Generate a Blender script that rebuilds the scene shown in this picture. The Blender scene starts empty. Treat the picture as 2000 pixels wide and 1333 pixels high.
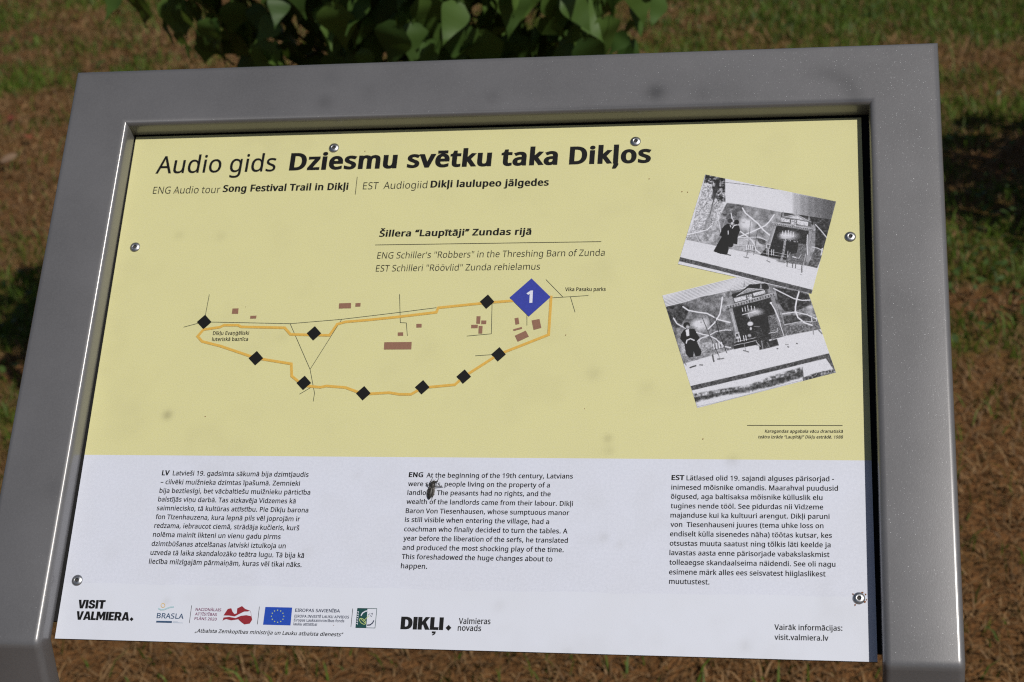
import bpy, math, random
import numpy as np
from mathutils import Matrix, Vector
from mathutils.geometry import tessellate_polygon, delaunay_2d_cdt

# ------------------------------------------------------------------ camera, sky, sun, exposure
CAMD={"pos":[0.6591517487418231,-0.3246912239824371,1.4244335091581626],"R":[[0.9860783263371871,0.059595728804773915,-0.15523492982017245],[-0.006515796565651825,-0.9190014725244856,-0.39420025100563705],[-0.1661537803456818,0.3897238029759281,-0.9058191202832817]],"f":3332.342741086813,"a":0.7572708973779668}
S = bpy.context.scene
COL = S.collection
TILT = CAMD['a']                                   # the panel leans back by this angle
PM = Matrix.Translation((0, 0, 0.92)) @ Matrix.Rotation(TILT, 4, 'X')   # panel space -> world
cam_d = bpy.data.cameras.new('camera')
cam = bpy.data.objects.new('camera', cam_d); COL.objects.link(cam)
Rr = CAMD['R']
cam.matrix_world = PM @ Matrix(((Rr[0][0], -Rr[1][0], -Rr[2][0], CAMD['pos'][0]),
                                (Rr[0][1], -Rr[1][1], -Rr[2][1], CAMD['pos'][1]),
                                (Rr[0][2], -Rr[1][2], -Rr[2][2], CAMD['pos'][2]), (0, 0, 0, 1)))
cam_d.sensor_width = 36; cam_d.lens = CAMD['f'] * 36 / 2000
cam_d.clip_start = 0.05; cam_d.clip_end = 1500
cam_d.dof.use_dof = True; cam_d.dof.aperture_fstop = 10.5
cam_d.dof.focus_distance = 1.53
S.camera = cam
SUN_DIR = (PM.to_3x3() @ Vector((0.554, 0.235, 1.0))).normalized()
EL = math.asin(SUN_DIR.z); AZ = math.atan2(SUN_DIR.x, SUN_DIR.y)
w = bpy.data.worlds.new('World'); S.world = w; w.use_nodes = True
wn = w.node_tree; bg = wn.nodes['Background']
sky = wn.nodes.new('ShaderNodeTexSky'); sky.sky_type = 'NISHITA'; sky.sun_disc = False
sky.sun_elevation = EL; sky.sun_rotation = AZ; sky.ozone_density = 1.0
wn.links.new(sky.outputs[0], bg.inputs[0]); bg.inputs[1].default_value = 0.05
sd = bpy.data.lights.new('sun', 'SUN'); sd.energy = 5.0; sd.angle = math.radians(0.53); sd.color = (1.0, 0.955, 0.885)
so = bpy.data.objects.new('sun', sd); COL.objects.link(so)
so.rotation_euler = SUN_DIR.to_track_quat('Z', 'Y').to_euler(); so.location = (3, -3, 6)
S.view_settings.view_transform = 'Standard'; S.view_settings.look = 'None'
S.view_settings.exposure = -0.46; S.view_settings.gamma = 1.0; S.view_settings.use_curve_mapping = False
S.render.resolution_x = 1024; S.render.resolution_y = 682
S.cycles.transparent_max_bounces = 12
S.cycles.pixel_filter_type = 'BLACKMAN_HARRIS'; S.cycles.filter_width = 1.15; S.cycles.use_denoising = False

GLYPHS={" ":[208],"\"":[327,"128 573,112 366,68 366,52 573","275 573,259 366,215 366,199 573"],"'":[180,"128 573,112 366,68 366,52 573"],"(":[241,"32 220,35 285,45 348,60 409,83 468,113 522,150 573,217 573,182 521,154 465,132 407,116 346,107 284,103 221,107 159,116 98,132 38,154 -20,182 -75,216 -127,150 -127,113 -77,83 -24,60 34,45 94,35 156"],")":[241,"209 220,205 156,196 94,180 34,158 -24,128 -77,91 -127,25 -127,59 -75,87 -20,108 38,124 98,134 159,137 221,134 283,124 346,108 406,87 465,59 521,24 573,91 573,128 522,158 468,180 409,196 348,205 285"],",":[215,"154 84,136 23,111 -42,85 -103,33 -103,49 -38,63 31,73 93,148 93"],"-":[258,"32 184,32 246,226 246,226 184"],".":[215,"58 43,61 69,72 85,88 94,107 97,126 94,142 85,153 69,157 43,153 18,142 2,126 -8,107 -11,88 -8,72 2,61 18"],"0":[459,"419 287,417 221,409 163,395 112,376 70,349 37,316 12,276 -3,229 -8,188 -4,153 8,122 27,97 54,76 88,60 129,44 201,39 287,44 373,58 446,73 486,93 520,119 547,149 566,186 578,229 581,269 578,304 566,335 547,361 520,382 486,399 446,414 373","110 287,113 215,121 156,137 111,159 78,178 64,202 55,229 52,256 55,279 64,298 78,320 110,336 156,345 215,348 287,345 359,336 417,320 463,298 495,279 510,256 518,229 521,202 518,178 510,159 495,137 463,121 417,113 359"],"1":[459,"285 0,216 0,216 400,216 439,217 470,219 499,196 477,169 455,108 405,71 452,226 573,285 573"],"2":[459,"417 0,38 0,38 59,188 210,228 251,261 287,287 320,306 353,318 387,322 424,318 453,309 477,294 496,273 510,249 518,221 520,181 517,147 506,115 489,83 466,45 513,68 531,94 548,122 561,153 572,186 578,221 581,270 576,313 562,347 540,372 510,388 472,394 428,389 385,375 344,353 305,324 267,288 227,247 185,128 67,128 64,417 64"],"8":[459,"229 581,276 577,318 565,352 546,378 519,395 485,400 443,396 411,385 383,368 359,346 338,320 319,291 303,325 285,355 265,381 242,401 216,414 185,419 148,413 104,395 65,367 34,330 11,284 -3,231 -8,174 -3,126 10,89 33,61 63,45 101,39 146,43 183,56 214,75 241,99 264,128 283,158 299,131 316,107 336,87 358,71 383,61 411,58 444,63 485,80 518,107 545,141 565,182 577","108 145,112 119,121 96,138 76,161 60,192 51,229 48,265 51,295 60,319 76,336 96,346 120,350 148,346 174,335 197,317 217,293 235,264 251,229 265,217 270,184 254,157 237,136 219,121 197,111 173","228 524,188 518,155 502,139 486,130 466,127 441,130 414,141 391,157 373,179 357,204 344,232 330,258 343,282 357,302 373,317 392,327 414,330 441,327 466,318 486,302 502,270 518"],"9":[459,"417 328,415 279,410 231,401 183,387 139,366 99,340 63,306 33,265 11,214 -3,154 -8,117 -6,97 -4,82 0,82 60,97 56,115 53,152 50,204 54,245 68,278 90,303 118,322 153,334 192,342 235,346 281,341 281,327 263,310 247,290 233,266 223,237 216,204 214,158 219,118 235,85 260,61 294,45 336,40 387,46 443,63 491,90 529,127 557,171 575,223 581,262 577,299 565,332 545,361 518,384 483,402 439,413 388","223 521,192 518,165 507,142 488,124 463,113 429,110 388,113 354,122 325,137 301,158 284,186 273,220 269,256 273,286 285,311 303,330 325,342 349,346 374,344 400,338 426,328 451,315 474,298 493,277 508,252 518"],":":[215,"58 43,61 69,72 85,88 94,107 97,126 94,142 85,153 69,157 43,153 18,142 2,126 -8,107 -11,88 -8,72 2,61 18","58 387,61 412,72 429,88 438,107 441,126 438,142 429,153 412,157 387,153 362,142 345,126 335,107 332,88 335,72 345,61 362"],"A":[512,"437 0,368 177,141 177,73 0,0 0,224 575,289 575,512 0","282 415,274 438,263 473,255 500,247 468,238 438,230 415,165 241,346 241"],"B":[521,"241 573,307 569,361 558,404 541,434 515,453 478,459 431,456 399,446 371,431 347,409 328,382 313,350 304,350 300,384 292,415 279,441 261,461 236,474 203,478 163,475 130,467 100,454 74,425 42,385 19,337 5,279 0,78 0,78 573","256 329,300 331,334 339,357 352,372 371,381 394,384 423,380 451,369 474,351 490,324 502,289 509,245 511,150 511,150 329","150 269,150 61,265 61,311 64,346 74,371 91,388 112,398 138,401 168,398 197,388 221,370 241,344 256,307 266,260 269"],"C":[507,"323 517,280 513,241 502,206 482,178 456,155 423,139 383,129 337,125 286,131 220,147 164,164 132,186 105,213 83,244 68,281 58,322 55,359 57,394 62,427 69,460 78,460 15,427 5,393 -2,356 -7,312 -8,257 -4,208 8,166 28,130 56,101 90,78 131,62 178,52 230,49 287,53 349,67 406,89 456,120 499,159 534,206 559,261 575,324 581,367 578,409 572,448 561,482 547,453 486,425 497,394 508,360 515"],"D":[585,"536 292,533 231,521 177,501 131,474 91,439 58,399 33,351 15,297 4,237 0,78 0,78 573,254 573,309 569,359 558,404 540,443 516,476 484,502 446,521 401,533 350","460 289,457 337,449 379,435 415,416 444,391 469,361 487,327 500,287 508,244 511,150 511,150 62,228 62,299 68,357 87,402 119,434 164,454 220"],"E":[446,"398 0,78 0,78 573,398 573,398 509,150 509,150 330,383 330,383 268,150 268,150 63,398 63"],"F":[416,"150 0,78 0,78 573,398 573,398 509,150 509,150 306,383 306,383 243,150 243"],"G":[584,"326 302,524 302,524 22,478 8,431 -1,380 -6,323 -8,267 -4,217 8,173 28,136 55,105 89,81 130,63 176,52 229,49 286,53 343,65 395,84 442,111 482,145 517,186 544,233 564,286 577,346 581,392 578,437 572,478 561,516 547,489 484,457 497,421 508,382 515,342 517,298 514,259 505,225 489,195 468,170 441,150 409,136 373,127 332,124 286,130 222,146 166,164 133,187 106,216 84,251 68,292 58,340 55,375 56,404 59,452 68,452 238,326 238"],"I":[272,"239 0,32 0,32 42,99 57,99 515,32 531,32 573,239 573,239 531,172 515,172 57,239 42"],"K":[496,"496 0,411 0,209 273,150 222,150 0,78 0,78 573,150 573,150 290,199 345,249 399,403 573,488 573,261 323"],"L":[420,"78 0,78 573,150 573,150 64,400 64,400 0"],"M":[727,"330 0,142 502,139 502,142 461,144 407,144 347,144 0,78 0,78 573,184 573,361 103,364 103,544 573,650 573,650 0,578 0,578 352,579 408,581 460,584 501,581 501,390 0"],"N":[609,"532 0,447 0,141 476,138 476,141 432,143 378,144 320,144 0,78 0,78 573,161 573,467 99,470 99,468 137,466 193,464 249,464 573,532 573"],"O":[626,"577 287,573 224,561 166,540 116,510 73,473 38,428 13,375 -3,314 -8,251 -3,196 13,151 39,114 73,85 116,65 167,53 224,49 288,52 344,62 396,78 442,100 482,130 517,166 545,208 565,258 577,314 581,369 577,417 565,459 545,495 517,524 483,547 442,564 396,574 344","125 287,130 220,145 163,161 131,182 104,207 83,238 67,273 58,314 55,354 58,390 67,420 83,445 104,465 131,481 163,496 220,501 287,496 354,481 411,456 457,421 491,373 511,314 518,274 515,238 506,207 490,182 469,161 443,145 411,130 354"],"P":[485,"229 573,297 568,352 553,393 528,421 495,439 454,444 404,441 370,433 336,417 306,395 278,364 255,324 238,275 227,216 223,150 223,150 0,78 0,78 573","223 511,150 511,150 285,208 285,258 288,298 296,330 311,352 334,365 363,370 401,366 435,354 462,334 484,306 499,269 508"],"R":[499,"236 573,301 568,353 555,381 540,404 522,422 500,439 460,444 410,440 368,427 334,408 306,385 285,358 269,330 257,487 0,403 0,264 237,150 237,150 0,78 0,78 573","232 510,150 510,150 298,236 298,278 301,312 310,338 325,355 347,366 374,370 407,366 440,355 467,336 486,310 500,275 507"],"S":[440,"403 153,400 121,392 92,378 66,348 35,307 11,257 -3,198 -8,167 -7,137 -5,109 -1,83 4,61 11,41 19,41 88,73 76,113 65,156 57,201 55,240 57,273 66,298 79,316 98,327 120,330 147,327 173,318 194,302 213,277 230,242 247,196 265,161 279,131 294,106 311,85 330,69 351,57 375,50 403,48 435,54 477,71 513,99 542,136 563,180 576,231 581,276 578,318 572,355 562,389 549,366 487,336 499,302 508,266 515,229 517,196 515,169 507,148 494,133 478,124 457,121 434,124 407,133 386,149 367,172 351,204 335,246 318,293 299,332 279,362 255,385 228,398 194"],"T":[446,"259 0,187 0,187 509,8 509,8 573,437 573,437 509,259 509"],"U":[586,"513 202,507 146,489 95,470 65,446 40,416 20,380 4,338 -5,290 -8,225 -2,171 18,128 50,97 93,78 144,72 204,72 573,144 573,144 201,148 158,161 122,182 93,211 72,248 59,294 55,342 59,379 73,407 96,427 126,438 161,442 202,442 573,513 573"],"V":[481,"481 573,277 0,204 0,0 573,75 573,204 205,220 160,231 119,241 80,250 119,262 161,277 207,405 573"],"Z":[459,"427 0,30 0,30 55,332 508,40 508,40 573,419 573,419 518,118 64,427 64"],"a":[450,"231 437,279 433,318 422,347 403,368 375,381 338,385 293,385 0,334 0,320 61,317 61,298 40,279 22,258 9,234 -1,206 -6,172 -8,136 -5,103 6,75 23,55 48,41 80,37 119,43 159,59 192,87 219,127 238,179 251,243 257,316 259,316 285,313 317,306 342,293 359,265 375,227 380,194 378,163 370,133 359,106 347,84 400,115 414,151 426,190 434","252 208,204 203,167 195,141 182,124 165,113 144,110 119,112 97,120 79,132 66,157 53,188 49,223 52,253 62,279 79,299 103,311 134,315 172,315 210"],"b":[493,"139 461,138 410,135 373,139 373,161 398,189 419,226 432,272 437,322 431,365 412,401 381,428 338,444 283,449 215,444 147,427 91,410 61,390 36,365 17,337 3,306 -5,272 -8,226 -3,189 10,161 31,139 55,133 55,119 0,68 0,68 609,139 609","260 379,219 374,188 361,165 339,150 308,142 268,139 217,139 214,142 165,150 125,165 93,187 69,219 55,261 51,297 55,325 69,348 93,363 126,373 166,376 216,373 265,363 306,348 338,325 360,296 374"],"c":[385,"241 -8,187 -2,139 15,112 34,88 58,69 87,55 123,47 165,44 213,47 262,56 305,71 342,90 372,114 396,142 415,191 432,245 438,278 436,309 431,336 424,358 415,337 356,292 370,267 374,244 376,204 371,172 358,148 335,131 303,120 263,117 213,120 166,131 126,148 94,172 71,202 58,240 53,273 55,302 60,328 68,351 78,351 15,328 5,304 -2,275 -7"],"d":[493,"221 -8,171 -2,128 17,92 48,65 91,49 146,44 214,49 282,66 338,93 381,128 413,171 432,221 438,253 436,280 429,303 420,323 407,340 391,354 374,359 374,356 405,354 438,354 609,425 609,425 0,368 0,358 58,354 58,340 40,323 24,303 11,279 1,252 -6","232 51,273 55,305 67,328 88,343 117,352 154,355 200,355 213,352 263,343 304,329 336,306 360,274 375,231 379,196 374,168 359,146 334,130 300,120 260,117 213,120 165,130 125,146 93,168 69,197 55"],"e":[452,"234 438,269 435,301 427,329 414,364 385,390 346,406 299,411 244,411 201,117 201,122 157,134 119,154 90,181 69,215 56,254 52,293 54,327 60,359 69,392 82,392 20,359 8,327 -1,292 -6,251 -8,212 -5,176 3,143 17,114 36,90 61,70 91,56 126,47 167,44 212,47 257,55 297,68 333,86 364,108 390,134 411,164 426,198 435","233 380,202 377,175 366,154 348,137 323,125 293,119 257,338 257,335 292,326 322,312 346,292 364,266 376"],"f":[276,"266 375,158 375,158 0,87 0,87 375,12 375,12 408,87 432,87 457,92 507,104 547,124 577,152 597,186 609,227 613,252 612,274 609,310 599,292 544,262 552,245 555,228 556,206 553,189 545,175 532,162 502,158 458,158 430,266 430"],"g":[493,"221 438,261 434,297 422,329 402,355 373,359 373,369 430,425 430,425 -7,420 -63,404 -109,388 -135,367 -155,341 -172,293 -187,233 -192,188 -191,147 -186,110 -177,78 -165,78 -100,111 -114,149 -125,191 -132,237 -134,271 -130,300 -119,324 -101,341 -77,352 -48,355 -13,355 4,356 32,358 57,354 57,329 28,299 8,263 -4,221 -8,170 -2,126 18,91 51,65 95,49 149,44 214,49 278,65 332,91 377,126 411,169 431","230 379,197 374,169 359,147 336,130 303,120 262,117 213,120 165,130 124,146 92,169 68,197 54,232 50,262 52,288 58,309 69,326 85,340 105,349 131,354 161,356 197,356 214,353 267,343 309,326 340,302 362,270 374"],"h":[496,"139 431,138 399,135 370,140 370,155 391,174 407,196 420,221 429,247 435,273 437,321 433,360 421,391 400,413 370,426 330,431 280,431 0,361 0,361 275,358 307,351 333,338 353,319 367,295 376,265 379,222 374,189 360,166 338,150 308,142 269,139 222,139 0,68 0,68 609,139 609"],"i":[207,"139 430,139 0,68 0,68 430","104 591,119 588,133 580,142 566,145 546,142 526,133 512,119 504,104 501,88 504,75 512,66 526,63 546,66 566,75 580,88 588"],"j":[207,"18 -192,-1 -192,-18 -190,-44 -183,-44 -126,-19 -132,9 -134,32 -130,51 -120,64 -100,68 -67,68 430,139 430,139 -64,136 -101,126 -133,110 -159,87 -177,56 -189","63 546,66 566,75 580,88 588,104 591,119 588,133 580,142 566,145 546,142 526,133 512,119 504,104 501,88 504,75 512,66 526"],"k":[428,"138 291,137 257,135 221,138 221,152 240,172 264,189 285,326 430,409 430,235 246,421 0,336 0,187 200,138 158,138 0,68 0,68 609,138 609"],"l":[207,"139 0,68 0,68 609,139 609"],"m":[750,"540 438,584 434,621 421,649 401,669 371,681 330,685 280,685 0,615 0,615 277,613 308,606 333,594 353,577 367,555 376,528 379,490 374,460 362,438 342,423 315,414 280,411 237,411 0,342 0,342 277,339 308,332 333,320 353,303 367,281 376,253 379,215 374,185 360,164 338,150 308,141 269,139 223,139 0,68 0,68 430,125 430,136 371,140 371,155 392,173 409,194 422,217 431,241 436,266 438,312 433,349 420,378 398,398 366,402 366,427 398,461 420,499 433"],"n":[496,"275 438,322 434,361 421,391 401,413 371,426 330,431 280,431 0,361 0,361 275,358 307,351 333,338 353,319 367,295 376,265 379,222 374,189 361,166 338,151 308,142 269,139 223,139 0,68 0,68 430,125 430,136 371,140 371,156 392,175 409,198 422,222 431,248 436"],"o":[485,"442 216,438 165,428 121,411 82,388 51,359 25,324 7,285 -4,241 -8,200 -4,163 7,129 25,100 51,77 82,59 121,48 165,44 216,47 261,55 301,68 336,87 367,110 392,137 412,169 426,204 435,244 438,281 435,316 426,347 412,374 392,398 367,417 336,431 301,439 261","117 216,120 169,130 128,147 95,172 71,203 56,243 51,282 56,314 71,339 95,356 128,366 169,369 216,365 263,355 303,338 335,314 359,282 374,242 379,202 374,171 359,147 335,130 303,120 263"],"p":[493,"273 438,322 432,365 413,401 383,428 339,444 284,449 216,444 148,427 93,410 62,390 37,365 17,337 3,306 -5,272 -8,241 -6,213 1,190 11,170 24,153 38,139 55,134 55,137 20,139 -16,139 -192,68 -192,68 430,126 430,136 371,139 371,153 389,170 405,189 419,213 429,240 436","260 379,221 374,190 362,167 342,152 313,142 275,139 229,139 216,142 167,150 126,165 93,188 70,220 55,261 51,297 56,326 72,348 98,364 131,373 171,376 217,373 262,363 302,348 334,325 359,296 374"],"r":[331,"269 438,295 437,319 433,310 368,287 372,264 374,240 371,217 363,195 351,176 334,161 313,149 289,141 261,139 229,139 0,68 0,68 430,126 430,134 351,137 351,152 374,170 395,191 413,214 426,240 435"],"s":[384,"348 119,343 80,327 49,302 24,268 6,226 -4,176 -8,135 -6,99 -1,68 8,42 19,42 83,70 71,104 60,141 52,178 49,224 53,256 66,274 86,280 112,278 128,271 141,259 154,239 167,212 180,174 196,135 212,103 228,76 245,57 266,45 292,41 324,46 358,61 386,85 408,118 425,157 435,202 438,240 436,275 430,308 421,339 409,315 353,287 363,258 372,228 378,197 380,159 377,131 366,114 350,108 328,111 312,119 298,133 286,154 274,182 261,219 246,257 231,289 215,314 197,333 176,344 150"],"t":[289,"212 50,245 53,272 59,272 5,258 0,240 -4,219 -7,200 -8,167 -5,138 4,112 20,91 44,78 79,74 125,74 375,13 375,13 409,75 437,103 528,144 528,144 430,269 430,269 375,144 375,144 127,149 93,163 69,185 54"],"u":[496,"427 430,427 0,370 0,359 57,356 57,340 36,321 20,298 8,273 -1,247 -6,220 -8,173 -4,134 8,103 29,81 59,68 99,63 148,63 430,135 430,135 153,137 122,145 96,158 76,176 62,200 53,230 51,273 55,306 69,330 91,345 121,354 160,357 206,357 430"],"v":[407,"163 0,0 430,75 430,167 176,180 137,193 96,201 63,204 63,214 96,227 138,241 176,332 430,407 430,244 0"],"w":[630,"346 243,336 276,328 308,321 335,316 357,313 357,308 335,302 307,294 275,284 242,207 1,127 1,9 431,82 431,141 201,153 154,163 109,169 73,172 73,178 97,185 128,193 160,201 188,277 431,354 431,428 188,440 149,451 109,457 74,460 74,466 108,477 153,489 201,549 431,621 431,502 1,419 1"],"y":[409,"1 430,76 430,169 185,184 144,196 105,205 68,209 68,224 121,245 186,333 430,409 430,224 -59,207 -97,188 -130,165 -156,138 -176,106 -188,67 -192,34 -190,9 -186,9 -130,30 -133,56 -135,79 -132,99 -126,116 -114,130 -99,142 -80,152 -59,174 -2"],"z":[377,"346 0,31 0,31 47,262 375,45 375,45 430,340 430,340 377,112 55,346 55"],"ä":[450,"231 437,279 433,318 422,347 403,368 375,381 338,385 293,385 0,334 0,320 61,317 61,298 40,279 22,258 9,234 -1,206 -6,172 -8,136 -5,103 6,75 23,55 48,41 80,37 119,43 159,59 192,87 219,127 238,179 251,243 257,316 259,316 285,313 317,306 342,293 359,265 375,227 380,194 378,163 370,133 359,106 347,84 400,115 414,151 426,190 434","252 208,204 203,167 195,141 182,124 165,113 144,110 119,112 97,120 79,132 66,157 53,188 49,223 52,253 62,279 79,299 103,311 134,315 172,315 210","113 546,116 564,124 576,137 583,151 585,165 583,177 576,186 564,188 546,186 529,177 516,165 509,151 506,137 509,124 516,116 529","264 546,267 564,275 576,287 583,301 585,315 583,327 576,336 564,338 546,336 529,327 516,315 509,301 506,287 509,275 516,267 529"],"õ":[485,"442 216,438 165,428 121,411 82,388 51,359 25,324 7,285 -4,241 -8,200 -4,163 7,129 25,100 51,77 82,59 121,48 165,44 216,47 261,55 301,68 336,87 367,110 392,137 412,169 426,204 435,244 438,281 435,316 426,347 412,374 392,398 367,417 336,431 301,439 261","117 216,120 169,130 128,147 95,172 71,203 56,243 51,282 56,314 71,339 95,356 128,366 169,369 216,365 263,355 303,338 335,314 359,282 374,242 379,202 374,171 359,147 335,130 303,120 263","96 486,100 509,105 529,113 546,123 561,136 573,150 581,166 587,184 589,202 587,219 582,250 566,279 550,293 545,306 543,323 546,335 555,344 569,350 589,391 589,381 548,363 515,347 499,327 490,303 487,286 488,270 494,239 510,209 526,195 531,181 532,164 530,152 521,144 506,137 486"],"ö":[485,"442 216,438 165,428 121,411 82,388 51,359 25,324 7,285 -4,241 -8,200 -4,163 7,129 25,100 51,77 82,59 121,48 165,44 216,47 261,55 301,68 336,87 367,110 392,137 412,169 426,204 435,244 438,281 435,316 426,347 412,374 392,398 367,417 336,431 301,439 261","117 216,120 169,130 128,147 95,172 71,203 56,243 51,282 56,314 71,339 95,356 128,366 169,369 216,365 263,355 303,338 335,314 359,282 374,242 379,202 374,171 359,147 335,130 303,120 263","131 546,134 564,142 576,154 583,168 585,183 583,195 576,203 564,206 546,203 529,195 516,183 509,168 506,154 509,142 516,134 529","281 546,284 564,292 576,304 583,318 585,333 583,345 576,353 564,356 546,353 529,345 516,333 509,318 506,304 509,292 516,284 529"],"ü":[496,"427 430,427 0,370 0,359 57,356 57,340 36,321 20,298 8,273 -1,247 -6,220 -8,173 -4,134 8,103 29,81 59,68 99,63 148,63 430,135 430,135 153,137 122,145 96,158 76,176 62,200 53,230 51,273 55,306 69,330 91,345 121,354 160,357 206,357 430","136 546,138 564,147 576,159 583,173 585,187 583,200 576,208 564,211 546,208 529,200 516,187 509,173 506,159 509,147 516,138 529","286 546,289 564,297 576,309 583,323 585,337 583,350 576,358 564,361 546,358 529,350 516,337 509,323 506,309 509,297 516,289 529"],"Ā":[512,"437 0,368 177,141 177,73 0,0 0,224 575,289 575,512 0","282 415,274 438,263 473,255 500,247 468,238 438,230 415,165 241,346 241","374 686,374 629,136 629,136 686"],"ā":[450,"231 437,279 433,318 422,347 403,368 375,381 338,385 293,385 0,334 0,320 61,317 61,298 40,279 22,258 9,234 -1,206 -6,172 -8,136 -5,103 6,75 23,55 48,41 80,37 119,43 159,59 192,87 219,127 238,179 251,243 257,316 259,316 285,313 317,306 342,293 359,265 375,227 380,194 378,163 370,133 359,106 347,84 400,115 414,151 426,190 434","252 208,204 203,167 195,141 182,124 165,113 144,110 119,112 97,120 79,132 66,157 53,188 49,223 52,253 62,279 79,299 103,311 134,315 172,315 210","344 543,344 486,106 486,106 543"],"č":[385,"241 -8,187 -2,139 15,112 34,88 58,69 87,55 123,47 165,44 213,47 262,56 305,71 342,90 372,114 396,142 415,191 432,245 438,278 436,309 431,336 424,358 415,337 356,292 370,267 374,244 376,204 371,172 358,148 335,131 303,120 263,117 213,120 166,131 126,148 94,172 71,202 58,240 53,273 55,302 60,328 68,351 78,351 15,328 5,304 -2,275 -7","191 486,179 505,163 526,126 568,92 604,92 614,140 614,162 599,184 581,205 562,226 540,270 581,292 599,314 614,363 614,363 604,328 568,291 526,275 505,263 486"],"Ē":[446,"398 0,78 0,78 573,398 573,398 509,150 509,150 330,383 330,383 268,150 268,150 63,398 63","363 686,363 629,125 629,125 686"],"ē":[452,"234 438,269 435,301 427,329 414,364 385,390 346,406 299,411 244,411 201,117 201,122 157,134 119,154 90,181 69,215 56,254 52,293 54,327 60,359 69,392 82,392 20,359 8,327 -1,292 -6,251 -8,212 -5,176 3,143 17,114 36,90 61,70 91,56 126,47 167,44 212,47 257,55 297,68 333,86 364,108 390,134 411,164 426,198 435","233 380,202 377,175 366,154 348,137 323,125 293,119 257,338 257,335 292,326 322,312 346,292 364,266 376","347 543,347 486,109 486,109 543"],"ģ":[493,"221 438,261 434,297 422,329 402,355 373,359 373,369 430,425 430,425 -7,420 -63,404 -109,388 -135,367 -155,341 -172,293 -187,233 -192,188 -191,147 -186,110 -177,78 -165,78 -100,111 -114,149 -125,191 -132,237 -134,271 -130,300 -119,324 -101,341 -77,352 -48,355 -13,355 4,356 32,358 57,354 57,329 28,299 8,263 -4,221 -8,170 -2,126 18,91 51,65 95,49 149,44 214,49 278,65 332,91 377,126 411,169 431","230 379,197 374,169 359,147 336,130 303,120 262,117 213,120 165,130 124,146 92,169 68,197 54,232 50,262 52,288 58,309 69,326 85,340 105,349 131,354 161,356 197,356 214,353 267,343 309,326 340,302 362,270 374","291 605,278 570,265 526,257 486,188 486,188 493,201 529,224 574,238 595,252 614,291 614"],"Ī":[272,"239 0,32 0,32 42,99 57,99 515,32 531,32 573,239 573,239 531,172 515,172 57,239 42","255 686,255 629,17 629,17 686"],"ī":[207,"139 0,68 0,68 430,139 430","222 543,222 486,-16 486,-16 543"],"Ļ":[420,"78 0,78 573,150 573,150 64,400 64,400 0","292 -56,287 -72,279 -93,255 -137,242 -158,228 -177,189 -177,189 -168,202 -133,215 -89,222 -49,292 -49"],"ļ":[207,"139 0,68 0,68 609,139 609","155 -56,150 -72,142 -93,118 -137,105 -158,91 -177,52 -177,52 -168,65 -133,78 -89,85 -49,155 -49"],"ņ":[496,"275 438,322 434,361 421,391 401,413 371,426 330,431 280,431 0,361 0,361 275,358 307,351 333,338 353,319 367,295 376,265 379,222 374,189 361,166 338,151 308,142 269,139 223,139 0,68 0,68 430,125 430,136 371,140 371,156 392,175 409,198 422,222 431,248 436","299 -56,294 -72,286 -93,263 -137,249 -158,235 -177,196 -177,196 -168,210 -133,222 -89,229 -49,299 -49"],"Š":[440,"403 153,400 121,392 92,378 66,348 35,307 11,257 -3,198 -8,167 -7,137 -5,109 -1,83 4,61 11,41 19,41 88,73 76,113 65,156 57,201 55,240 57,273 66,298 79,316 98,327 120,330 147,327 173,318 194,302 213,277 230,242 247,196 265,161 279,131 294,106 311,85 330,69 351,57 375,50 403,48 435,54 477,71 513,99 542,136 563,180 576,231 581,276 578,318 572,355 562,389 549,366 487,336 499,302 508,266 515,229 517,196 515,169 507,148 494,133 478,124 457,121 434,124 407,133 386,149 367,172 351,204 335,246 318,293 299,332 279,362 255,385 228,398 194","192 629,179 648,164 668,127 711,93 747,93 757,141 757,162 742,184 724,206 704,227 683,271 724,293 742,314 757,364 757,364 747,329 711,291 668,276 648,264 629"],"š":[384,"348 119,343 80,327 49,302 24,268 6,226 -4,176 -8,135 -6,99 -1,68 8,42 19,42 83,70 71,104 60,141 52,178 49,224 53,256 66,274 86,280 112,278 128,271 141,259 154,239 167,212 180,174 196,135 212,103 228,76 245,57 266,45 292,41 324,46 358,61 386,85 408,118 425,157 435,202 438,240 436,275 430,308 421,339 409,315 353,287 363,258 372,228 378,197 380,159 377,131 366,114 350,108 328,111 312,119 298,133 286,154 274,182 261,219 246,257 231,289 215,314 197,333 176,344 150","156 486,143 505,128 526,91 568,57 604,57 614,105 614,126 599,148 581,170 562,191 540,235 581,257 599,278 614,328 614,328 604,293 568,255 526,239 505,228 486"],"ū":[496,"427 430,427 0,370 0,359 57,356 57,340 36,321 20,298 8,273 -1,247 -6,220 -8,173 -4,134 8,103 29,81 59,68 99,63 148,63 430,135 430,135 153,137 122,145 96,158 76,176 62,200 53,230 51,273 55,306 69,330 91,345 121,354 160,357 206,357 430","366 543,366 486,128 486,128 543"],"ž":[377,"346 0,31 0,31 47,262 375,45 375,45 430,340 430,340 377,112 55,346 55","152 486,139 505,123 526,87 568,53 604,53 614,101 614,122 599,144 581,166 562,187 540,231 581,253 599,274 614,324 614,324 604,289 568,251 526,235 505,224 486"],"–":[401,"32 184,32 246,369 246,369 184"],"“":[288,"278 573,263 507,249 438,238 376,162 376,156 385,175 445,200 511,226 573","130 573,115 507,100 438,90 376,14 376,10 385,28 445,53 511,79 573"],"”":[288,"278 564,260 503,235 437,209 376,156 376,172 441,186 510,197 573,273 573","130 564,111 503,87 437,61 376,10 376,21 424,32 476,41 527,49 573,124 573"],"„":[334,"294 84,275 23,251 -42,225 -103,172 -103,187 -38,202 31,213 93,288 93","145 84,127 23,102 -42,76 -103,25 -103,36 -55,47 -4,57 47,64 93,140 93"]}
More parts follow.
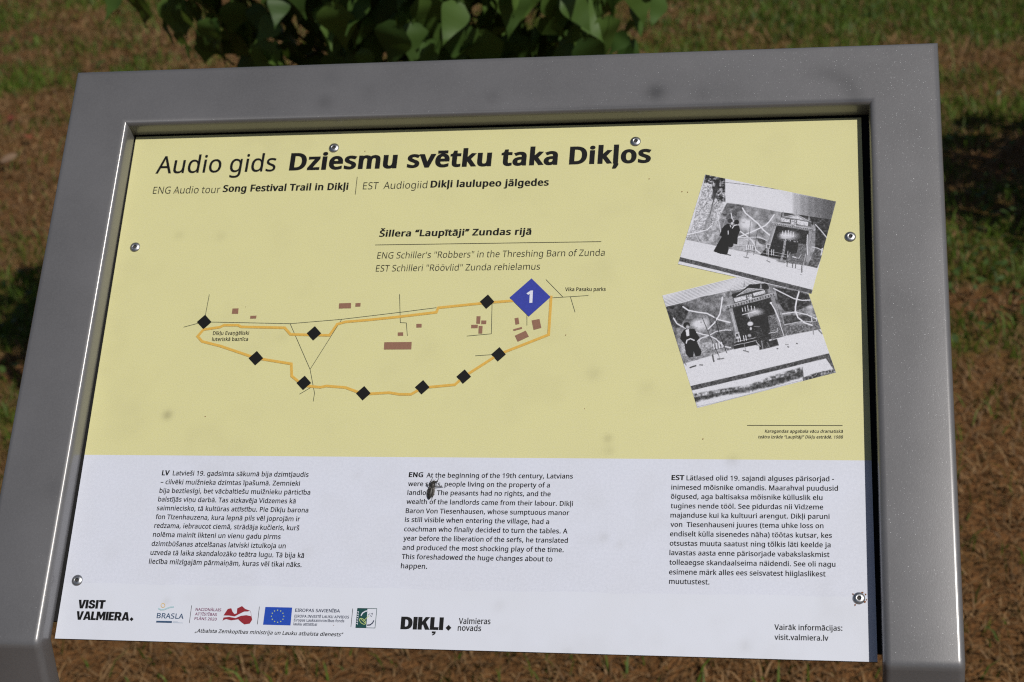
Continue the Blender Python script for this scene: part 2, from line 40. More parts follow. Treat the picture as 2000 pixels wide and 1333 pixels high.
TEXTS=[["heading_text","Audio gids",[24.95,472.84],[149.17,472.31],19.69,"ital","k"],["heading_text","Dziesmu svētku taka Dikļos",[163.45,472.71],[520.88,471.8],19.59,"head","k"],["subheading_text","ENG Audio tour",[25.53,450.12],[95.2,449.37],7.8,"light","k"],["subheading_text","Song Festival Trail in Dikļi",[98.1,450.34],[225.86,449.8],7.72,"bold","k"],["subheading_text","EST  Audiogiid",[240.69,449.89],[304.6,449.75],7.68,"light","k"],["subheading_text","Dikļi laulupeo jälgedes",[308.01,450.17],[423.71,449.53],7.6,"bold","k"],["location_text","Šillera “Laupītāji” Zundas rijā",[261.79,397.88],[409.55,397.38],7.11,"bold2","k"],["location_text","ENG Schiller's \"Robbers\" in the Threshing Barn of Zunda",[261.98,374.6],[480.14,374.11],6.72,"light2","k"],["location_text","EST Schilleri \"Röövlid\" Zunda rehielamus",[261.95,360.95],[419.8,360.7],6.7,"light2","k"],["map_text","Vika Pasaku parks",[444.87,338.14],[482.73,337.92],3.8,"reg","k"],["map_text","Dīkļu Evaņģēliski",[108.67,296.31],[144.42,296.43],3.85,"reg","k"],["map_text","luteriskā baznīca",[108.61,290.08],[144.2,290.09],3.84,"reg","k"],["map_number","1",[408.84,326.27],[414.85,326.33],12.59,"one","w"],["caption_text","Karagandas apgabala vācu dramatiskā",[628.61,198.85],[695.81,198.85],2.83,"cap","k"],["caption_text","teātra izrāde “Laupītāji” Dikļu estrādē. 1988",[622.69,193.49],[695.81,193.55],2.83,"cap","k"],["latvian_text","LV",[78.21,155.52],[85.55,155.57],4.91,"bold","k"],["latvian_text","Latvieši 19. gadsimta sākumā bija dzimtļaudis",[88.77,155.59],[218.33,154.96],4.62,"reg","k"],["latvian_text","– cilvēki muižnieka dzimtas īpašumā. Zemnieki",[78.17,147.0],[211.13,146.51],4.61,"reg","k"],["latvian_text","bija beztiesīgi, bet vācbaltiešu muižnieku pārticība",[78.37,138.65],[221.8,138.12],4.58,"reg","k"],["latvian_text","balstījās viņu darbā. Tas aizkavēja Vidzemes kā",[78.31,130.33],[209.03,129.69],4.56,"reg","k"],["latvian_text","saimniecisko, tā kultūras attīstību. Pie Dikļu barona",[78.27,121.92],[221.78,121.28],4.54,"reg","k"],["latvian_text","fon Tīzenhauzena, kura lepnā pils vēl joprojām ir",[78.36,113.54],[215.01,112.96],4.52,"reg","k"],["latvian_text","redzama, iebraucot ciemā, strādāja kučieris, kurš",[78.33,105.2],[215.22,104.5],4.63,"reg","k"],["latvian_text","nolēma mainīt likteni un vienu gadu pirms",[78.31,96.77],[198.84,96.11],4.61,"reg","k"],["latvian_text","dzimtbūšanas atcelšanas latviski iztulkoja un",[78.32,88.12],[204.52,87.66],4.59,"reg","k"],["latvian_text","uzveda tā laika skandalozāko teātra lugu. Tā bija kā",[78.43,79.77],[222.49,79.08],4.69,"reg","k"],["latvian_text","liecība milzīgajām pārmaiņām, kuras vēl tikai nāks.",[78.29,71.44],[221.22,70.63],4.67,"reg","k"],["english_text","ENG",[311.62,155.49],[324.86,155.46],4.66,"bold","k"],["english_text","At the beginning of the 19th century, Latvians",[327.94,155.23],[460.52,155.18],4.5,"reg","k"],["english_text","were serfs, people living on the property of a",[311.73,147.06],[440.36,146.73],4.48,"reg","k"],["english_text","landlord. The peasants had no rights, and the",[311.82,138.8],[441.49,138.59],4.47,"reg","k"],["english_text","wealth of the landlords came from their labour. Dikļi",[311.69,130.31],[461.69,129.82],4.44,"reg","k"],["english_text","Baron Von Tiesenhausen, whose sumptuous manor",[311.7,121.74],[458.9,121.37],4.43,"reg","k"],["english_text","is still visible when entering the village, had a",[311.67,113.58],[441.5,113.01],4.41,"reg","k"],["english_text","coachman who finally decided to turn the tables. A",[311.7,104.84],[458.16,104.61],4.51,"reg","k"],["english_text","year before the liberation of the serfs, he translated",[311.7,96.38],[458.79,96.18],4.49,"reg","k"],["english_text","and produced the most shocking play of the time.",[311.72,87.84],[455.57,87.74],4.47,"reg","k"],["english_text","This foreshadowed the huge changes about to",[311.72,79.45],[446.05,79.22],4.57,"reg","k"],["english_text","happen.",[311.74,70.99],[335.36,70.88],4.58,"reg","k"],["estonian_text","EST",[547.7,154.45],[558.9,154.4],4.67,"bold","k"],["estonian_text","Lätlased olid 19. sajandi alguses pärisorjad -",[560.87,154.29],[687.81,154.34],4.51,"reg","k"],["estonian_text","inimesed mõisnike omandis. Maarahval puudusid",[547.78,145.64],[691.03,145.82],4.5,"reg","k"],["estonian_text","õigused, aga baltisaksa mõisnike külluslik elu",[547.6,137.26],[677.82,137.33],4.48,"reg","k"],["estonian_text","tugines nende tööl. See pidurdas nii Vidzeme",[547.68,128.66],[678.32,128.86],4.46,"reg","k"],["estonian_text","majanduse kui ka kultuuri arengut. Dikļi paruni",[547.63,120.23],[683.56,120.48],4.43,"reg","k"],["estonian_text","von  Tiesenhauseni juures (tema uhke loss on",[547.83,111.83],[678.37,112.15],4.42,"reg","k"],["estonian_text","endiselt külla sisenedes näha) töötas kutsar, kes",[547.66,103.34],[685.35,103.63],4.52,"reg","k"],["estonian_text","otsustas muuta saatust ning tõlkis läti keelde ja",[547.62,94.89],[684.18,95.3],4.5,"reg","k"],["estonian_text","lavastas aasta enne pärisorjade vabakslaskmist",[547.57,86.48],[683.13,86.76],4.48,"reg","k"],["estonian_text","tolleaegse skandaalseima näidendi. See oli nagu",[547.65,77.98],[687.94,78.35],4.46,"reg","k"],["estonian_text","esimene märk alles ees seisvatest hiiglaslikest",[547.62,69.4],[679.64,69.77],4.57,"reg","k"],["estonian_text","muutustest.",[547.81,61.1],[582.19,61.09],4.56,"reg","k"],["logo_text","VISIT",[17.19,29.17],[42.93,29.29],7.88,"black","k"],["logo_text","VALMIERA",[17.11,18.74],[67.53,18.82],7.82,"black","k"],["logo_text","DIKĻI",[316.07,16.63],[353.84,16.7],11.14,"black","k"],["logo_text","Valmieras",[367.28,22.39],[395.09,22.77],5.17,"reg","k"],["logo_text","novads",[366.74,16.45],[387.33,16.47],5.16,"reg","k"],["logo_text","Vairāk informācijas:",[636.92,23.09],[692.84,23.52],4.69,"reg","k"],["logo_text","visit.valmiera.lv",[636.92,14.69],[681.35,14.82],4.68,"reg","k"],["logo_text","BRASLA",[93.0,21.79],[118.12,21.54],4.66,"semi","navy"],["logo_text","NACIONĀLAIS",[128.26,29.24],[152.02,29.13],2.52,"reg","maroon"],["logo_text","ATTĪSTĪBAS",[128.33,25.06],[148.6,24.89],2.52,"reg","maroon"],["logo_text","PLĀNS 2020",[128.4,20.98],[148.95,20.73],2.52,"reg","maroon"],["logo_text","EIROPAS SAVIENĪBA",[219.86,30.12],[260.56,30.28],2.86,"reg","navy2"],["logo_text","EIROPA INVESTĒ LAUKU APVIDOS",[219.87,25.05],[269.29,25.1],2.4,"reg","navy2"],["logo_text","Eiropas Lauksaimniecības fonds",[219.71,21.54],[265.32,21.63],2.41,"reg","navy2"],["logo_text","lauku attīstībai",[219.77,18.03],[241.06,18.05],2.4,"reg","navy2"],["logo_text","„Atbalsta Zemkopības ministrija un Lauku atbalsta dienests”",[130.26,9.69],[265.15,9.11],3.32,"cap","k"]]
SHAPES=[["subheading_text","l",[[233.83,464.03],[233.74,444.49]],0.561,"k",0],["location_text","l",[[258.92,389.24],[476.69,388.87]],0.6,"k",0],["caption_text","l",[[613.16,205.64],[695.76,205.61]],0.54,"k",0],["map_road","l",[[99.49,338.93],[98.5,316.82]],0.52,"road",0],["map_road","l",[[78.36,304.82],[93.79,309.1]],0.51,"road",0],["map_road","l",[[183.68,307.49],[208.37,260.63],[215.3,236.61],[214.82,228.59]],0.5,"road",0],["map_road","l",[[233.65,311.53],[208.37,260.63]],0.5,"road",0],["map_road","l",[[200.88,235.74],[213.51,244.03]],0.49,"road",0],["map_road","l",[[287.37,337.05],[290.69,307.58],[296.49,307.26],[298.6,294.06]],0.5,"road",0],["map_road","l",[[376.77,326.76],[378.09,295.52],[355.08,293.37]],0.49,"road",0],["map_road","l",[[410.27,315.96],[410.97,303.64]],0.48,"road",0],["map_road","l",[[431.41,331.37],[466.96,333.42]],0.48,"road",0],["map_road","l",[[426.21,350.35],[442.99,332.28]],0.48,"road",0],["map_road","l",[[450.18,332.06],[455.19,316.54]],0.48,"road",0],["map_road","l",[[364.42,273.51],[381.96,274.69]],0.48,"road",0],["map_road","l",[[103.91,309.94],[183.68,307.49],[233.65,311.53],[288.78,318.11],[324.05,322.61]],0.51,"road",0],["map_route","l",[[432.13,333.58],[431.77,294.2],[412.33,285.88],[386.26,274.79],[355.33,252.8],[347.53,244.85],[317.16,241.89],[307.1,235.46],[296.01,235.48],[286.19,237.14],[262.07,235.65],[244.35,242.3],[225.82,243.87],[220.43,242.6],[203.62,244.31],[191.41,253.98],[189.63,266.28],[154.33,272.31],[117.41,285.0],[98.98,289.75],[93.79,295.1],[98.59,301.98],[114.84,304.51],[118.4,306.47],[132.4,306.35],[135.8,304.59],[178.88,303.29],[185.32,296.38],[223.52,295.16],[229.8,306.55],[237.66,308.85],[259.81,310.62],[289.17,313.63],[324.42,317.87],[325.89,322.46],[372.5,327.2],[412.24,330.02]],2.544,"route",1],["map_marker","p",[[91.09,310.06],[98.28,317.5],[105.72,309.79],[98.65,302.51]],0,"k",2],["map_marker","p",[[201.11,297.31],[208.31,304.63],[215.36,297.06],[208.28,289.9]],0,"k",2],["map_marker","p",[[147.31,272.22],[154.45,279.51],[161.63,272.01],[154.61,264.88]],0,"k",2],["map_marker","p",[[196.9,247.02],[204.01,254.2],[210.99,246.85],[204.0,239.82]],0,"k",2],["map_marker","p",[[255.05,236.55],[262.16,243.66],[268.93,236.4],[261.94,229.45]],0,"k",2],["map_marker","p",[[365.02,328.2],[372.31,335.49],[378.88,327.92],[371.71,320.79]],0,"k",2],["map_marker","p",[[379.44,274.83],[386.64,281.96],[393.08,274.63],[386.0,267.66]],0,"k",2],["map_marker","p",[[348.38,252.82],[355.54,259.91],[362.04,252.65],[355.0,245.72]],0,"k",2],["map_marker","p",[[310.25,242.41],[317.38,249.49],[323.99,242.25],[316.98,235.32]],0,"k",2],["map_marker","p",[[393.04,332.08],[412.6,351.59],[431.61,332.15],[412.26,312.56]],0,"blue",2],["map_building","p",[[124.69,323.8],[130.66,324.01],[131.02,318.24],[124.64,318.31]],0,"brown",0],["map_building","p",[[143.51,315.98],[149.57,316.19],[149.44,313.12],[143.36,313.04]],0,"brown",0],["map_building","p",[[229.46,328.14],[241.18,328.41],[241.49,322.83],[229.65,322.69]],0,"brown",0],["map_building","p",[[245.45,328.1],[250.42,328.31],[250.53,324.59],[245.57,324.38]],0,"brown",0],["map_building","p",[[277.1,287.72],[303.28,287.8],[303.55,280.29],[277.29,280.32]],0,"brown",0],["map_building","p",[[306.15,306.13],[311.28,306.21],[311.47,302.43],[306.46,302.34]],0,"brown",0],["map_building","p",[[289.11,297.52],[294.24,297.74],[294.67,294.22],[289.42,294.0]],0,"brown",0],["map_building","p",[[362.99,313.43],[366.75,313.4],[366.79,305.72],[363.15,305.88]],0,"brown",0],["map_building","p",[[367.77,309.09],[372.49,309.04],[372.61,305.41],[367.91,305.32]],0,"brown",0],["map_building","p",[[358.51,304.75],[364.79,304.83],[364.79,301.32],[358.63,301.24]],0,"brown",0],["map_building","p",[[365.61,303.52],[369.35,303.62],[369.52,295.72],[365.89,295.88]],0,"brown",0],["map_building","p",[[398.89,311.0],[402.46,311.75],[403.8,305.26],[400.25,304.38]],0,"brown",0],["map_building","p",[[398.36,299.88],[406.25,302.26],[406.73,300.32],[398.71,298.07]],0,"brown",0],["map_building","p",[[400.19,293.42],[410.18,298.49],[413.4,292.42],[403.3,287.23]],0,"brown",0],["map_building","p",[[415.0,308.65],[422.34,310.13],[424.62,301.07],[417.44,299.07]],0,"brown",0],["logo_mark","p",[[67.9,20.29],[69.63,22.18],[71.73,20.37],[70.01,18.48]],0,"k",0],["logo_mark","p",[[355.96,18.69],[358.49,21.34],[361.16,18.8],[358.63,16.16]],0,"k",0],["logo_mark","l",[[124.1,33.94],[124.12,17.98]],0.432,"k",0],["logo_mark","l",[[186.8,34.1],[186.87,18.16]],0.423,"k",0],["logo_mark","l",[[271.84,34.02],[271.8,17.73]],0.414,"k",0],["logo_mark","p",[[93.26,19.36],[107.82,19.38],[107.85,17.73],[93.19,17.8]],0,"navy",0],["logo_mark","l",[[108.56,19.1],[113.18,19.01]],0.188,"pale",0],["logo_mark","l",[[108.7,18.13],[118.13,17.95]],0.423,"pale",0],["logo_mark","l",[[93.31,30.59],[95.91,29.37],[98.89,29.63],[102.21,31.06],[104.61,31.89],[107.79,32.15]],1.248,"aqua",0],["logo_mark","l",[[99.14,33.45],[99.11,32.74],[98.8,32.13],[98.28,31.71],[97.61,31.56],[96.89,31.68],[96.25,32.08],[95.77,32.67],[95.52,33.38],[95.56,34.09],[95.86,34.7],[96.39,35.12],[97.06,35.27],[97.78,35.14],[98.42,34.75],[98.9,34.16],[99.14,33.45]],0.576,"gold",0],["logo_mark","p",[[154.78,25.5],[157.99,31.39],[161.07,32.14],[162.66,29.06],[164.73,26.87],[166.81,27.69],[166.65,32.05],[170.73,34.27],[174.03,31.71],[178.67,30.25],[176.78,29.54],[173.33,29.37],[169.15,27.15],[165.19,24.85],[159.94,25.51]],0,"crimson",0],["logo_mark","p",[[154.56,20.37],[155.03,23.57],[160.11,24.26],[166.18,23.32],[170.86,25.45],[175.72,26.13],[180.57,25.26],[181.64,22.19],[179.81,18.68],[174.98,17.81],[171.76,19.86],[168.78,22.31],[162.48,21.21],[157.59,22.27],[155.51,21.45]],0,"crimson",0],["logo_mark","l",[[178.67,30.25],[179.68,28.43],[180.57,25.26]],0.188,"crimson",0],["logo_mark","p",[[192.32,33.88],[216.86,33.81],[217.11,17.86],[192.1,17.98]],0,"euro",0],["logo_mark","p",[[203.82,31.89],[204.08,31.39],[204.63,31.38],[204.24,31.03],[204.45,30.51],[203.95,30.79],[203.52,30.49],[203.6,31.01],[203.14,31.35],[203.68,31.39]],0,"star",1],["logo_mark","p",[[206.71,31.23],[206.97,30.73],[207.52,30.71],[207.13,30.36],[207.34,29.84],[206.84,30.12],[206.41,29.82],[206.49,30.35],[206.03,30.68],[206.57,30.72]],0,"star",1],["logo_mark","p",[[208.99,29.29],[209.25,28.79],[209.8,28.77],[209.41,28.43],[209.62,27.91],[209.12,28.19],[208.69,27.89],[208.77,28.41],[208.31,28.74],[208.85,28.78]],0,"star",1],["logo_mark","p",[[210.06,26.61],[210.31,26.11],[210.86,26.1],[210.48,25.75],[210.68,25.23],[210.18,25.51],[209.76,25.21],[209.84,25.73],[209.37,26.07],[209.92,26.11]],0,"star",1],["logo_mark","p",[[209.62,23.91],[209.87,23.41],[210.42,23.39],[210.04,23.04],[210.24,22.53],[209.75,22.81],[209.32,22.51],[209.4,23.03],[208.94,23.36],[209.48,23.4]],0,"star",1],["logo_mark","p",[[207.8,21.9],[208.06,21.4],[208.61,21.38],[208.22,21.03],[208.42,20.52],[207.93,20.8],[207.5,20.5],[207.58,21.02],[207.12,21.35],[207.66,21.39]],0,"star",1],["logo_mark","p",[[205.09,21.12],[205.34,20.62],[205.89,20.6],[205.51,20.25],[205.71,19.74],[205.22,20.02],[204.79,19.72],[204.87,20.24],[204.4,20.57],[204.95,20.61]],0,"star",1],["logo_mark","p",[[202.2,21.78],[202.46,21.28],[203.01,21.26],[202.63,20.91],[202.83,20.4],[202.33,20.68],[201.91,20.38],[201.99,20.9],[201.52,21.23],[202.07,21.27]],0,"star",1],["logo_mark","p",[[199.92,23.7],[200.18,23.21],[200.73,23.19],[200.34,22.84],[200.55,22.32],[200.05,22.61],[199.62,22.3],[199.7,22.83],[199.24,23.16],[199.78,23.2]],0,"star",1],["logo_mark","p",[[198.85,26.38],[199.11,25.88],[199.66,25.86],[199.27,25.52],[199.47,25.0],[198.98,25.28],[198.55,24.98],[198.63,25.5],[198.16,25.83],[198.71,25.87]],0,"star",1],["logo_mark","p",[[199.28,29.09],[199.54,28.6],[200.09,28.58],[199.7,28.23],[199.91,27.71],[199.41,27.99],[198.98,27.69],[199.06,28.22],[198.59,28.55],[199.14,28.59]],0,"star",1],["logo_mark","p",[[201.1,31.11],[201.36,30.61],[201.91,30.6],[201.52,30.25],[201.73,29.73],[201.23,30.01],[200.8,29.71],[200.88,30.23],[200.42,30.57],[200.96,30.61]],0,"star",1],["logo_mark","p",[[276.12,34.44],[285.09,34.4],[285.64,17.05],[276.17,17.06]],0,"teal",0],["logo_mark","l",[[276.13,34.33],[293.49,34.35],[293.44,17.22],[276.16,17.17],[276.13,34.33]],0.414,"teal",0],["logo_mark","l",[[279.88,27.72],[281.08,30.15],[283.36,31.73],[285.74,32.22]],0.99,"w2",1],["logo_mark","l",[[286.18,19.56],[288.9,19.84],[290.94,21.63],[291.83,23.82]],0.99,"navy2",1],["logo_mark","l",[[284.56,22.25],[284.76,21.04],[284.15,20.31],[282.91,20.26],[281.37,20.9],[279.94,22.07],[279.0,23.44],[278.8,24.66],[279.41,25.39],[280.65,25.44],[282.19,24.8],[283.63,23.63],[284.56,22.25]],0.506,"star",1],["logo_mark","l",[[282.23,22.75],[285.52,26.42],[287.26,27.87]],0.46,"star",1],["logo_mark","l",[[279.57,25.2],[284.72,20.95]],0.46,"star",1],["logo_mark","l",[[287.41,29.74],[287.9,29.31]],0.552,"navy2",1],["logo_mark","l",[[288.83,29.98],[289.31,29.56]],0.54,"navy2",1],["logo_mark","l",[[289.69,29.02],[290.17,28.59]],0.552,"navy2",1],["logo_mark","l",[[288.12,28.11],[288.6,27.68]],0.552,"navy2",1],["logo_mark","l",[[289.9,30.33],[290.38,29.91]],0.552,"navy2",1],["logo_mark","l",[[289.04,27.69],[289.52,27.27]],0.552,"navy2",1],["logo_mark","l",[[286.38,28.95],[286.87,28.52]],0.552,"navy2",1],["logo_mark","l",[[276.33,31.15],[277.66,31.18]],0.736,"w2",1],["logo_mark","l",[[277.44,31.18],[277.43,30.08]],0.322,"w2",1],["logo_mark","l",[[276.34,29.07],[277.66,29.1]],0.736,"w2",1],["logo_mark","l",[[277.44,29.09],[277.44,28.0]],0.322,"w2",1],["logo_mark","l",[[276.34,26.99],[277.67,27.02]],0.736,"w2",1],["logo_mark","l",[[277.45,27.02],[277.44,25.92]],0.322,"w2",1],["logo_mark","l",[[276.35,24.92],[277.67,24.94]],0.736,"w2",1],["logo_mark","l",[[277.45,24.94],[277.45,23.85]],0.322,"w2",1],["logo_mark","l",[[276.35,22.84],[277.67,22.87]],0.736,"w2",1],["logo_mark","l",[[277.45,22.87],[277.45,21.77]],0.322,"w2",1],["logo_mark","l",[[276.35,20.77],[277.68,20.8]],0.736,"w2",1],["logo_mark","l",[[277.46,20.79],[277.45,19.7]],0.322,"w2",1],["rust_stain","p",[[701.29,55.6],[702.74,55.22],[702.33,54.2],[701.57,54.59]],0,"rust",1],["rust_stain","p",[[708.58,56.74],[710.33,57.18],[710.89,55.98],[709.33,55.74]],0,"rust",1],["rust_stain","p",[[711.85,55.59],[713.19,55.31],[712.78,53.99],[712.01,54.38]],0,"rust",1],["rust_stain","p",[[702.96,46.14],[704.13,46.57],[704.3,45.37],[703.32,44.74]],0,"rust",1],["rust_stain","p",[[712.72,50.96],[713.4,51.18],[713.27,49.56],[712.69,49.75]],0,"rust",1],["rust_stain","p",[[710.55,48.71],[712.3,49.55],[712.66,48.14],[711.1,47.51]],0,"rust",1],["rust_stain","p",[[50.47,450.73],[50.18,450.31],[49.64,450.38],[49.35,450.83],[49.68,451.18],[50.22,451.09]],0,"rust",1],["rust_stain","p",[[551.61,439.96],[551.22,439.46],[550.63,439.54],[550.37,440.07],[550.78,440.49],[551.37,440.38]],0,"rust",1],["rust_stain","p",[[239.53,492.35],[239.19,491.87],[238.6,491.95],[238.31,492.46],[238.69,492.86],[239.27,492.75]],0,"rust",1],["rust_stain","p",[[112.95,213.56],[112.64,213.14],[112.08,213.19],[111.78,213.63],[112.13,214.0],[112.69,213.92]],0,"rust",1],["rust_stain","p",[[448.14,293.69],[447.81,293.26],[447.28,293.32],[447.04,293.77],[447.4,294.13],[447.92,294.05]],0,"rust",1],["rust_stain","p",[[520.28,454.41],[519.93,453.96],[519.39,454.03],[519.15,454.52],[519.52,454.9],[520.06,454.8]],0,"rust",1],["rust_stain","p",[[556.84,439.29],[556.5,438.84],[555.96,438.91],[555.73,439.39],[556.1,439.77],[556.63,439.67]],0,"rust",1],["rust_stain","p",[[575.23,192.74],[574.83,192.25],[574.21,192.31],[573.95,192.82],[574.38,193.24],[574.99,193.15]],0,"rust",1],["rust_stain","p",[[256.6,18.71],[256.4,18.45],[256.06,18.48],[255.88,18.74],[256.11,18.96],[256.45,18.92]],0,"rust",1],["rust_stain","p",[[468.66,221.26],[468.4,220.94],[468.0,220.98],[467.82,221.32],[468.09,221.59],[468.49,221.53]],0,"rust",1],["rust_stain","p",[[137.96,325.41],[137.78,325.16],[137.46,325.2],[137.29,325.46],[137.49,325.67],[137.81,325.62]],0,"rust",1]]
